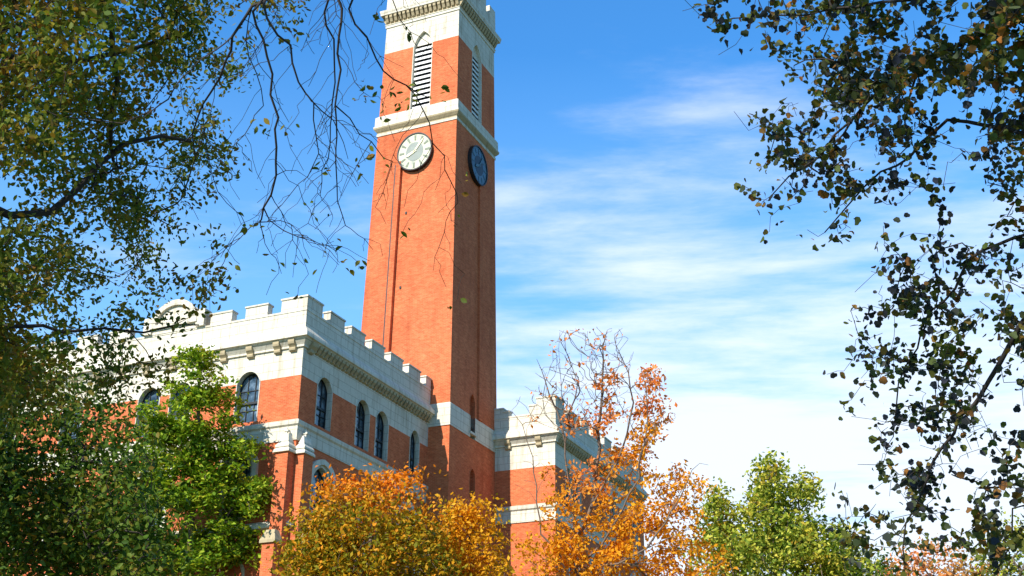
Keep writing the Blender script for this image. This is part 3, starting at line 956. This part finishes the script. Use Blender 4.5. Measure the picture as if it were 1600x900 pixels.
# unseen canopy added above and behind the viewer to shade the boughs in view
sel = lt[rng.uniform(size=len(lt)) < .20]
shade_canopy = sel+SUN*rng.uniform(9.5, 17, len(sel))[:, None]+rng.normal(size=sel.shape)*.7
sk.limb([(24.6, -44.2, 10), (24.2, -47, 13), (24.0, -51, 15), (24, -55, 16.5)], .1, .04)
sk.limb([(24.6, -44.2, 9), (26, -47.5, 12.5), (27.5, -51, 14.5), (29, -54, 15.5)], .09, .03)
sk.grow(shade_canopy, sag=.05)
sk.mesh('trunk', M['bark'], left, r0=.0026, p=2.6, rmax=.34)
olive = [(0, (.045, .080, .012)), (.4, (.095, .145, .018)), (.7, (.17, .19, .025)), (.86, (.20, .12, .02)), (1, (.16, .20, .03))]
olive2 = [(0, (.16, .17, .015)), (.4, (.33, .29, .03)), (.7, (.28, .14, .02)), (1, (.16, .08, .018))]
M['leaf_olive'] = leaf_mat('olive_leaves', olive, olive2, .6, (.48, .62), .38)
pts = scatter(lt, 34, .11, .9)
tt = np.array(twig_tips); tt = tt[rng.uniform(size=len(tt)) < .16]
tw = scatter(tt, 3, .06)
# a leafier spray across the tower's belfry and one at the top
for u, v, n in ((655, 150, 8), (690, 145, 5), (610, 150, 7), (625, 165, 5), (575, 150, 5), (462, 60, 12), (470, 35, 8), (440, 70, 5), (588, 25, 5), (465, 205, 3), (408, 205, 9), (430, 415, 3)):
    tw = np.vstack([tw, at(u, v, 12.7)+rng.normal(size=(n, 3))*.055])
crown = leaves_mesh('crown', np.vstack([pts, tw]), .072, 'oval', M['leaf_olive'], left, .25)
leaves_mesh('crown', scatter(shade_canopy, 9, .38, .9), .24, 'oval', M['leaf_olive'], left, .2)  # leaves of the added shading canopy, out of view

# ---- sweetgum-like tree at the right, close to the camera
R_rows = [
    [3, 4, 3, 6, 7, 4, 3, 8, 9, 9], [0, 2, 2, 7, 9, 6, 7, 7, 9, 8], [0, 0, 3, 7, 9, 9, 8, 6, 4, 6], [0, 1, 6, 6, 8, 8, 6, 3, 6, 6],
    [0, 4, 6, 6, 5, 4, 3, 4, 5, 5], [0, 5, 6, 5, 5, 4, 4, 2, 2, 4], [0, 1, 3, 5, 3, 4, 2, 2, 7, 3], [0, 0, 0, 2, 2, 1, 2, 6, 7, 2],
    [0, 0, 0, 0, 0, 1, 5, 5, 6, 4], [0, 0, 0, 0, 1, 3, 5, 6, 6, 7], [0, 0, 0, 0, 0, 2, 4, 5, 6, 7], [0, 0, 0, 0, 1, 3, 5, 6, 8, 7],
    [0, 0, 0, 0, 3, 5, 6, 6, 7, 5], [0, 0, 0, 0, 2, 6, 4, 4, 5, 6], [0, 0, 0, 0, 3, 6, 6, 4, 3, 4], [0, 0, 0, 0, 4, 7, 6, 4, 4, 5],
    [0, 0, 0, 0, 3, 6, 4, 5, 6, 5], [0, 0, 0, 0, 1, 4, 4, 4, 6, 6]]
rt = grid_targets(R_rows, 1100, 0, 50, 5.7, lambda u, v: 12.6-1.0*math.sin(u*.013+v*.008), .7, pad_right=4, pad_top=3, spray=2, spread=.20)
rt = np.vstack([rt, [at(u, v, 12.3) for u, v in ((1118, 32), (1125, 30), (1160, 288), (1155, 292), (1170, 295), (1320, 630), (1330, 625), (1320, 640), (1310, 770), (1335, 500), (1350, 480), (1340, 520), (1395, 810), (1370, 570))]])
right = thing('sweetgum_tree', 'dark lobed-leaf tree close by at the right with boughs against the clouds', 'tree', (36.2, -38.6, 0))
sk = Skeleton()
sk.limb([(36.2, -38.6, 0), (36.15, -38.6, 2.5), (36.0, -38.7, 5), (36.1, -38.8, 8), (36.0, -39.0, 11), (36.1, -39.6, 14)], .22, .1, .5, .01)
for pts, a, b in [
        ([(36.05, -38.7, 8.6), at(1640, 20, 12), at(1510, 65, 12.2), at(1440, 100, 12.3), at(1380, 132, 12.4), at(1330, 188, 12.5), at(1280, 245, 12.6), at(1205, 300, 12.7)], .045, .006),
        ([(36.0, -38.7, 7.0), at(1680, 225, 12.2), at(1600, 207, 12.4), at(1540, 193, 12.5), at(1482, 186, 12.6), at(1440, 225, 12.6), at(1400, 260, 12.7), at(1350, 290, 12.8), at(1290, 365, 12.8)], .036, .006),
        ([(36.05, -38.8, 9.2), at(1560, -60, 12), at(1420, -5, 12.2), at(1340, 8, 12.3), at(1260, 20, 12.4), at(1180, 26, 12.4), at(1125, 32, 12.5)], .030, .005),
        ([(36.0, -38.7, 5.8), at(1690, 385, 12.4), at(1610, 370, 12.5), at(1560, 380, 12.6), at(1520, 405, 12.6), at(1490, 452, 12.7), at(1455, 490, 12.7), at(1430, 540, 12.8), at(1408, 600, 12.8), at(1395, 680, 12.9)], .028, .005),
        ([(36.0, -38.7, 5.0), at(1680, 440, 12.2), at(1620, 478, 12.3), at(1562, 565, 12.4), at(1530, 622, 12.5), at(1500, 650, 12.5), at(1470, 702, 12.6), at(1445, 752, 12.7), at(1422, 820, 12.7), at(1412, 885, 12.8)], .042, .006),
        ([(36.1, -38.6, 3.2), at(1700, 690, 12.3), at(1640, 722, 12.4), at(1572, 764, 12.5), at(1520, 755, 12.6), at(1480, 742, 12.6)], .024, .006),
        ([(36.1, -38.6, 2.7), at(1640, 780, 12.4), at(1580, 850, 12.6), at(1540, 920, 12.8)], .024, .006),
        ([at(1440, 100, 12.3), at(1420, 150, 12.4), at(1440, 190, 12.5)], .012, .006),
        ([at(1380, 132, 12.4), at(1345, 120, 12.4), at(1290, 90, 12.4), at(1240, 100, 12.4)], .014, .005),
        ([at(1330, 188, 12.5), at(1300, 230, 12.5), at(1250, 240, 12.5)], .010, .004)]:
    sk.limb(pts, a, b, .2, .015)
rtips = sk.grow(rt, sag=.1, wob=.03, step=.12)
rl = []
for i in rtips:
    for _ in range(9):
        j = i
        for _ in range(int(rng.integers(0, 6))):
            if sk.par[j] >= 0: j = sk.par[j]
        q = sk.par[j]; tt_ = rng.uniform()
        rl.append(sk.p[j]*(1-tt_)+sk.p[q]*tt_+rng.normal(size=3)*.055+np.array([0, 0, -.025]))
rl = np.array(rl)
sel = rt[rng.uniform(size=len(rt)) < .07]
shade_canopy = sel+SUN*rng.uniform(8.5, 14, len(sel))[:, None]+rng.normal(size=sel.shape)*.6  # canopy added out of view, towards the sun, to shade these boughs
sk.limb([(36.0, -39.0, 10), (35, -43, 12.5), (34, -47, 14)], .08, .03); sk.limb([(36.0, -39.0, 8.5), (36.5, -43, 10.5), (36.5, -47, 12)], .08, .03)
sk.grow(shade_canopy, sag=.05)
sk.mesh('trunk', M['bark'], right, r0=.0028, p=2.6, rmax=.25)
gum = [(0, (.028, .033, .050)), (.45, (.045, .047, .050)), (.70, (.08, .115, .025)), (.90, (.12, .12, .028)), (1, (.22, .09, .03))]
gum2 = [(0, (.06, .09, .02)), (.5, (.14, .17, .025)), (.75, (.20, .16, .025)), (.9, (.32, .10, .025)), (1, (.40, .18, .035))]
M['leaf_gum'] = leaf_mat('bronze_lobed_leaves', gum, gum2, .8, (.48, .64), .3)
leaves_mesh('crown', rl, .069, 'lobed', M['leaf_gum'], right, .35)
leaves_mesh('crown', scatter(shade_canopy, 9, .32, .9), .22, 'lobed', M['leaf_gum'], right, .2)  # large leaves of that added, unseen canopy

# ---- dark green tree at the lower left, further off
D_rows = [[8, 5, 3, 1, 0], [8, 6, 5, 2, 0], [8, 6, 6, 4, 1], [9, 7, 7, 7, 4], [8, 8, 8, 8, 6], [9, 9, 9, 9, 8], [9, 9, 9, 9, 9]]
dt = grid_targets(D_rows, 0, 550, 50, 6.2, lambda u, v: 27+2*math.sin(u*.02), 1.6, pad_left=5)
dt = np.vstack([dt, ell(at(-60, 1000, 27), (4.5, 4.5, 3), 120)])
b = at(-40, 900, 27)
M['leaf_dark'] = leaf_mat('dark_green_leaves', [(0, (.030, .070, .008)), (.5, (.065, .125, .012)), (.85, (.11, .16, .018)), (1, (.20, .11, .02))], [(0, (.07, .12, .012)), (.6, (.15, .19, .02)), (1, (.24, .15, .02))], .5, (.52, .66), .25)
crown_tree('shade_tree', 'dark green broadleaf tree filling the lower left corner in front of the hall', 'tree', (b[0], b[1], 0),
           [[(b[0], b[1], 0), (b[0]+.1, b[1], 3), (b[0]+.2, b[1]+.2, 6), at(-30, 720, 27)], [(b[0]+.1, b[1], 3), at(60, 900, 27), at(110, 780, 27.2), at(120, 700, 27.3)], [(b[0]+.1, b[1], 2.5), at(120, 950, 27), at(190, 860, 27.5)]],
           dt, 46, .32, .125, 'oval', M['leaf_dark'], M['bark'], 'trees standing before the hall', r0=.007, trunk_r=.24)

# ---- sunlit green tree beside the hall's corner
gc = at(300, 760, 63)
gb = (gc[0], gc[1], 0)
cl = []
for u, v, ru, n in ((312, 562, 30, 12), (318, 600, 52, 24), (300, 650, 78, 46), (320, 700, 80, 50), (280, 740, 100, 60), (330, 770, 85, 55), (260, 830, 120, 70), (350, 850, 60, 34), (290, 900, 120, 70), (385, 765, 26, 9), (392, 790, 24, 8), (225, 770, 60, 24), (200, 850, 70, 30), (370, 700, 30, 9), (240, 680, 40, 14), (300, 1000, 130, 60)):
    for _ in range(int(n*.85)):
        a, r = rng.uniform(0, 2*math.pi), math.sqrt(rng.uniform())
        cl.append(at(u+.97*ru*r*math.cos(a), v+.55*ru*r*math.sin(a), 63+rng.normal()*ru*.0095))
cl = np.array(cl)
M['leaf_green'] = leaf_mat('sunlit_green_leaves', [(0, (.08, .16, .012)), (.4, (.19, .32, .02)), (.75, (.34, .45, .03)), (1, (.48, .48, .05))],
                           [(0, (.16, .24, .015)), (.5, (.40, .32, .03)), (1, (.50, .22, .02))], .45, (.60, .72), .35)
crown_tree('maple_tree', 'sunlit green tree with yellowing tufts beside the hall corner', 'tree', gb,
           [[gb, (gb[0]+.1, gb[1], 5), tuple(at(300, 820, 63)), tuple(at(308, 700, 63)), tuple(at(312, 580, 63))], [tuple(at(300, 900, 63)), tuple(at(360, 800, 62.6))], [tuple(at(300, 900, 63)), tuple(at(230, 800, 63.6))]],
           cl, 62, .33, .26, 'diamond', M['leaf_green'], M['bark2'], 'trees standing before the hall', r0=.012, flat=.5, trunk_r=.26, up=.8)

# ---- round orange and green tree in front of the hall's side wall
oc = at(577, 858, 40)
M['leaf_orange'] = leaf_mat('orange_green_leaves', [(0, (.13, .15, .012)), (.4, (.30, .25, .014)), (.75, (.54, .30, .014)), (1, (.74, .29, .02))],
                            [(0, (.66, .17, .010)), (.5, (.82, .25, .012)), (1, (.85, .35, .022))], .7, (.40, .62), .35, zfade=(9.7, 13.0))
cl = ell(at(580, 868, 40), (2.4, 2.3, 2.7), 290, .6, .10)
cl = np.vstack([cl, ell(at(500, 880, 40), (1.1, 1.2, 1.7), 70, .5), ell(at(580, 960, 40), (3.0, 2.8, 2.6), 170, .6)])
ob = (oc[0], oc[1], 0)
crown_tree('maple_tree', 'dome-shaped orange and green tree in front of the hall side wall', 'tree', ob,
           [[ob, (oc[0], oc[1], 3), (oc[0]+.1, oc[1], 6), tuple(at(582, 800, 40))], [(oc[0], oc[1], 4), tuple(at(520, 880, 40))], [(oc[0], oc[1], 4.5), tuple(at(645, 880, 39.6))], [(oc[0], oc[1], 5), tuple(at(560, 860, 38.8))]],
           cl, 46, .27, .165, 'diamond', M['leaf_orange'], M['bark2'], 'trees standing before the hall', r0=.008, flat=.7, trunk_r=.16)
# ---- lower golden tree to its right
c2 = at(735, 900, 42)
M['leaf_gold'] = leaf_mat('golden_leaves', [(0, (.52, .28, .012)), (.5, (.78, .36, .014)), (1, (.85, .46, .03))], [(0, (.32, .32, .014)), (.5, (.62, .40, .02)), (1, (.82, .32, .015))], .6, (.5, .66), .4)
cl = np.vstack([ell(at(740, 905, 42), (1.25, 1.3, 2.3), 120, .55, .12), ell(at(725, 812, 42), (.55, .6, .8), 26, .3), ell(at(690, 850, 42), (.9, .8, 1.2), 40, .4), ell(at(740, 960, 42), (1.9, 1.7, 2.0), 80, .5)])
crown_tree('maple_tree', 'smaller golden orange tree between the dome-shaped tree and the twiggy orange tree', 'tree', (c2[0], c2[1], 0),
           [[(c2[0], c2[1], 0), (c2[0], c2[1], 3), tuple(at(738, 900, 42)), tuple(at(730, 820, 42))]],
           cl, 40, .24, .165, 'diamond', M['leaf_gold'], M['bark2'], 'trees standing before the hall', r0=.008, flat=.7, trunk_r=.12)

# ---- tall sparse orange red tree in front of the right wing
b = at(905, 900, 38); bx, by = b[0], b[1]
def T(u, v, dd=0): return tuple(at(u, v, 38+dd))
limbs = [[(bx, by, 0), (bx, by, 4), T(905, 900), T(900, 840)],
         [T(905, 900), T(850, 835, .4), T(838, 760, .5), T(825, 690, .6), T(800, 640, .8)],
         [T(900, 840), T(925, 790), T(935, 700), T(940, 620), T(945, 540), T(950, 515)],
         [T(900, 840), T(890, 760, .6), T(885, 690, .7), T(900, 600, .8), T(890, 555, .9)],
         [T(905, 880), T(960, 820, -.5), T(1000, 720, -.6), T(1010, 640, -.6), T(1005, 575, -.6)],
         [T(925, 790), T(975, 700, -.3), T(985, 610, -.2), T(965, 540, -.2)],
         [T(905, 890), T(990, 870, -.8), T(1050, 800, -.9), T(1080, 735, -1), T(1110, 728, -1)],
         [T(885, 690, .7), T(860, 620, .9), T(840, 560, 1)]]
cl = []
def blob(u, v, ru, rv, n, dd=0, sd=.45):
    for _ in range(n):
        a, r = rng.uniform(0, 2*math.pi), math.sqrt(rng.uniform())
        cl.append(at(u+ru*r*math.cos(a), v+rv*r*math.sin(a), 38+dd+rng.normal()*sd))
for a in ((1015, 600, 14, 25, 13), (1020, 650, 24, 34, 22), (1000, 700, 26, 28, 18), (940, 650, 22, 34, 12), (955, 620, 30, 40, 5), (985, 720, 30, 26, 12), (900, 660, 24, 20, 6), (1000, 770, 44, 36, 20), (1070, 765, 30, 34, 26), (1050, 820, 46, 36, 36),
          (920, 770, 36, 44, 28), (880, 820, 40, 44, 34), (960, 800, 40, 34, 22), (1000, 850, 70, 46, 60), (920, 870, 70, 40, 56), (860, 870, 50, 40, 34), (1080, 880, 60, 36, 42), (950, 720, 34, 26, 8), (870, 760, 40, 40, 7), (990, 930, 130, 46, 80)): blob(*a)
cl = np.array(cl)
sp_root = thing('maple_tree', 'tall thin orange and red tree with bare twigs at its top before the right wing', 'tree', (bx, by, 0), 'trees standing before the hall')
sk = Skeleton()
for k, l in enumerate(limbs): sk.limb(l, .12 if k == 0 else .038, .07 if k == 0 else .006, .4, .04)
sk.grow(cl, sag=0, wob=.03, rise=1.5)
cl_keep = len(cl)
bare = []
for _ in range(520):
    u = rng.normal(925, 55); v = rng.uniform(512, 660)
    if abs(u-925) < 42+.6*(v-500): bare.append(at(u, v, 38+rng.normal()*.6))
for _ in range(16): bare.append(at(rng.uniform(800, 850), rng.uniform(600, 760), 38.6+rng.normal()*.3))
bare = np.array(bare); sk.grow(bare, sag=0, wob=.015, rise=3)
sk.mesh('trunk', M['bark2'], sp_root, r0=.0065, p=2.5, rmax=.16, sides=5)
M['leaf_flame'] = leaf_mat('flame_orange_leaves', [(0, (.62, .25, .012)), (.5, (.82, .34, .014)), (1, (.86, .46, .03))], [(0, (.74, .20, .03)), (.5, (.84, .27, .05)), (1, (.84, .40, .18))], .5, (.46, .6), .42, zfade=(9.5, 14.5))
red = bare[rng.uniform(size=len(bare)) < .13]
leaves_mesh('crown', np.vstack([scatter(cl, 19, .145, .9), scatter(red, 3, .10)]), .145, 'diamond', M['leaf_flame'], sp_root, .3)

# ---- yellow green pointed tree
yb = at(1210, 900, 46)
cl = []
def blob2(u, v, ru, rv, n):
    for _ in range(n):
        a, r = rng.uniform(0, 2*math.pi), math.sqrt(rng.uniform())
        cl.append(at(u+ru*r*math.cos(a), v+rv*r*math.sin(a), 46+rng.normal()*(.3+ru*.012)))
for a in ((1203, 740, 14, 18, 12), (1205, 775, 32, 30, 34), (1215, 815, 60, 34, 60), (1245, 765, 14, 22, 12), (1262, 770, 10, 20, 7), (1215, 860, 90, 34, 90), (1270, 850, 60, 36, 48), (1118, 782, 10, 18, 8), (1120, 815, 24, 28, 24), (1130, 860, 46, 36, 50), (1320, 880, 40, 22, 24), (1220, 920, 150, 36, 110)): blob2(*a)
M['leaf_lime'] = leaf_mat('yellow_green_leaves', [(0, (.07, .13, .015)), (.4, (.20, .28, .03)), (.75, (.48, .50, .06)), (1, (.72, .66, .12))], [(0, (.24, .27, .02)), (.5, (.52, .44, .04)), (1, (.60, .30, .04))], .8, (.52, .68), .35)
crown_tree('poplar_tree', 'yellow green tree with pointed tops beyond the twiggy orange tree', 'tree', (yb[0], yb[1], 0),
           [[(yb[0], yb[1], 0), (yb[0], yb[1], 5), tuple(at(1208, 840, 46)), tuple(at(1204, 740, 46))], [(yb[0], yb[1], 6), tuple(at(1130, 880, 46)), tuple(at(1118, 785, 46))], [(yb[0], yb[1], 6), tuple(at(1250, 870, 46)), tuple(at(1248, 770, 46))], [(yb[0], yb[1], 6), tuple(at(1310, 890, 46))]],
           np.array(cl), 40, .23, .18, 'diamond', M['leaf_lime'], M['bark2'], 'trees standing before the hall', r0=.009, flat=.9, trunk_r=.2)

# ---- far trees along the bottom right
M['leaf_pink'] = leaf_mat('salmon_orange_leaves', [(0, (.75, .24, .06)), (.5, (.85, .34, .10)), (1, (.85, .46, .20))], [(0, (.30, .22, .04)), (1, (.55, .30, .05))], .4, (.5, .65), .4)
fb = at(1460, 930, 62)
crown_tree('maple_tree', 'low salmon orange tree far off at the lower right', 'tree', (fb[0], fb[1], 0),
           [[(fb[0], fb[1], 0), (fb[0], fb[1], 6), tuple(at(1460, 900, 62))]],
           np.vstack([ell(at(1462, 915, 62), (2.3, 2.2, 1.9), 120, .6), ell(at(1410, 930, 62), (1.4, 1.4, 1.2), 50, .6), ell(at(1520, 930, 62), (1.5, 1.4, 1.5), 50, .6)]), 26, .30, .2, 'diamond', M['leaf_pink'], M['bark2'], 'trees standing before the hall', r0=.012, trunk_r=.18)
fb = at(1590, 930, 58)
crown_tree('shade_tree', 'olive green tree far off at the lower right edge', 'tree', (fb[0], fb[1], 0),
           [[(fb[0], fb[1], 0), (fb[0], fb[1], 6), tuple(at(1592, 880, 58))]],
           np.vstack([ell(at(1610, 910, 58), (2.0, 2.0, 2.9), 140, .6)]), 26, .30, .2, 'diamond', M['leaf_lime'], M['bark2'], 'trees standing before the hall', r0=.012, trunk_r=.18)
fb = at(1340, 930, 56)
crown_tree('shade_tree', 'low dark green tree between the pointed yellow tree and the salmon tree', 'tree', (fb[0], fb[1], 0),
           [[(fb[0], fb[1], 0), (fb[0], fb[1], 5), tuple(at(1340, 910, 56))]],
           np.vstack([ell(at(1340, 925, 56), (1.9, 1.8, 1.9), 120, .6)]), 26, .28, .18, 'diamond', M['leaf_dark'], M['bark2'], 'trees standing before the hall', r0=.012, trunk_r=.18)

# ------------------------------------------------------------------ sky, sun, camera
W = bpy.data.worlds.new('World'); S.world = W; W.use_nodes = True
t = W.node_tree; t.nodes.clear()
class WN(NT):
    def __init__(self): self.t = t
N = WN()
out = t.nodes.new('ShaderNodeOutputWorld'); bg = t.nodes.new('ShaderNodeBackground')
sky = t.nodes.new('ShaderNodeTexSky'); sky.sky_type = 'NISHITA'; sky.sun_disc = False
el = math.asin(SUN[2]); az = math.atan2(SUN[0], SUN[1])
sky.sun_elevation = el; sky.sun_rotation = az
sky.air_density = 1.0; sky.dust_density = .4; sky.ozone_density = 2.5
col = N.mix(1.0, sky.outputs[0], (.70, 1.78, 2.5), 'MULTIPLY')
tc = N.n('TexCoord')
vr = N.n('VectorRotate', rotation_type='Z_AXIS', i0=tc.outputs['Generated']); vr.inputs['Angle'].default_value = -YAW+.06
sp = N.n('SeparateXYZ', i0=vr.outputs[0])
zz = N.math('MAXIMUM', sp.outputs[2], .02)
px = N.math('DIVIDE', sp.outputs[0], zz); py = N.math('DIVIDE', sp.outputs[1], zz)
cv = N.n('CombineXYZ', i0=N.math('MULTIPLY', px, .50), i1=N.math('MULTIPLY', py, 1.05))
wn = N.n('TexNoise'); wn.inputs['Scale'].default_value = 1.1; wn.inputs['Detail'].default_value = 3; N.t.links.new(cv.outputs[0], wn.inputs['Vector'])
wv = N.n('MixRGB', i0=.24, i1=cv.outputs[0], i2=wn.outputs['Color'])
n1 = N.noise(wv.outputs[0], 3.9, 9, .62)
cv2 = N.n('CombineXYZ', i0=N.math('MULTIPLY', px, .8), i1=N.math('MULTIPLY', py, .8))
n2 = N.noise(cv2.outputs[0], 1.1, 3, .5)
cover = N.n('MapRange', i0=sp.outputs[2], i1=.55, i2=.28, i3=-.19, i4=.20)     # thicker towards the horizon
side = N.n('MapRange', i0=N.math('ABSOLUTE', N.math('SUBTRACT', px, .75)), i1=.5, i2=1.7, i3=.05, i4=-.17)   # a field of cirrus to the right of the tower
behind = N.n('MapRange', i0=sp.outputs[1], i1=.3, i2=.6, i3=-.4, i4=0.0)       # clear sky overhead and behind the viewer
cv3 = N.n('CombineXYZ', i0=N.math('MULTIPLY', px, .9), i1=N.math('MULTIPLY', py, 2.1)); wv3 = N.n('MixRGB', i0=.2, i1=cv3.outputs[0], i2=wn.outputs['Color'])
n1 = N.math('ADD', N.math('MULTIPLY', n1, .62), N.math('MULTIPLY', N.noise(wv3.outputs[0], 3.6, 7, .55), .38))   # fine ripples over the long streaks
dens = N.math('ADD', N.math('ADD', N.math('ADD', n1, behind.outputs[0]), cover.outputs[0]), N.math('ADD', side.outputs[0], N.math('MULTIPLY', N.math('SUBTRACT', n2, .5), .45)))
fac = N.n('MapRange', i0=dens, i1=.38, i2=.74, i3=0.0, i4=.86); fac.interpolation_type = 'SMOOTHSTEP'
dim = N.n('MapRange', i0=sp.outputs[1], i1=.15, i2=.72, i3=.62, i4=1.0); dim.interpolation_type = 'SMOOTHSTEP'   # sky outside the view dimmed to weaken its light on shaded walls
col = N.mix(1.0, col, N.n('CombineXYZ', i0=dim.outputs[0], i1=dim.outputs[0], i2=dim.outputs[0]).outputs[0], 'MULTIPLY')
hz = N.n('MapRange', i0=sp.outputs[2], i1=.56, i2=.20, i3=.0, i4=.5)
col = N.mix(N.math('MULTIPLY', hz.outputs[0], dim.outputs[0]), col, (5.0, 8.2, 11.0))
col = N.mix(fac.outputs[0], col, (8.6, 9.2, 10.0))
t.links.new(col, bg.inputs[0]); bg.inputs[1].default_value = .085
t.links.new(bg.outputs[0], out.inputs[0])

sl = bpy.data.lights.new('sun', 'SUN'); sl.energy = 5.0; sl.angle = math.radians(.5); sl.color = (1, .94, .84)
so = bpy.data.objects.new('sun', sl); COL.objects.link(so)
so.rotation_euler = Vector(-SUN).to_track_quat('-Z', 'Y').to_euler(); so.location = (0, -40, 60)

cam = bpy.data.cameras.new('camera'); co = bpy.data.objects.new('camera', cam); COL.objects.link(co)
cam.sensor_width = 36; cam.lens = 36*FPX/1600; cam.clip_end = 4000; cam.clip_start = .1
mw = Matrix(((_R[0], _U[0], -_F[0], CAM[0]), (_R[1], _U[1], -_F[1], CAM[1]), (_R[2], _U[2], -_F[2], CAM[2]), (0, 0, 0, 1)))
co.matrix_world = mw
S.camera = co
S.view_settings.view_transform = 'Standard'; S.view_settings.look = 'None'; S.view_settings.exposure = .55; S.view_settings.gamma = 1.0
S.view_settings.use_curve_mapping = False
S.cycles.max_bounces = 6; S.cycles.transparent_max_bounces = 4
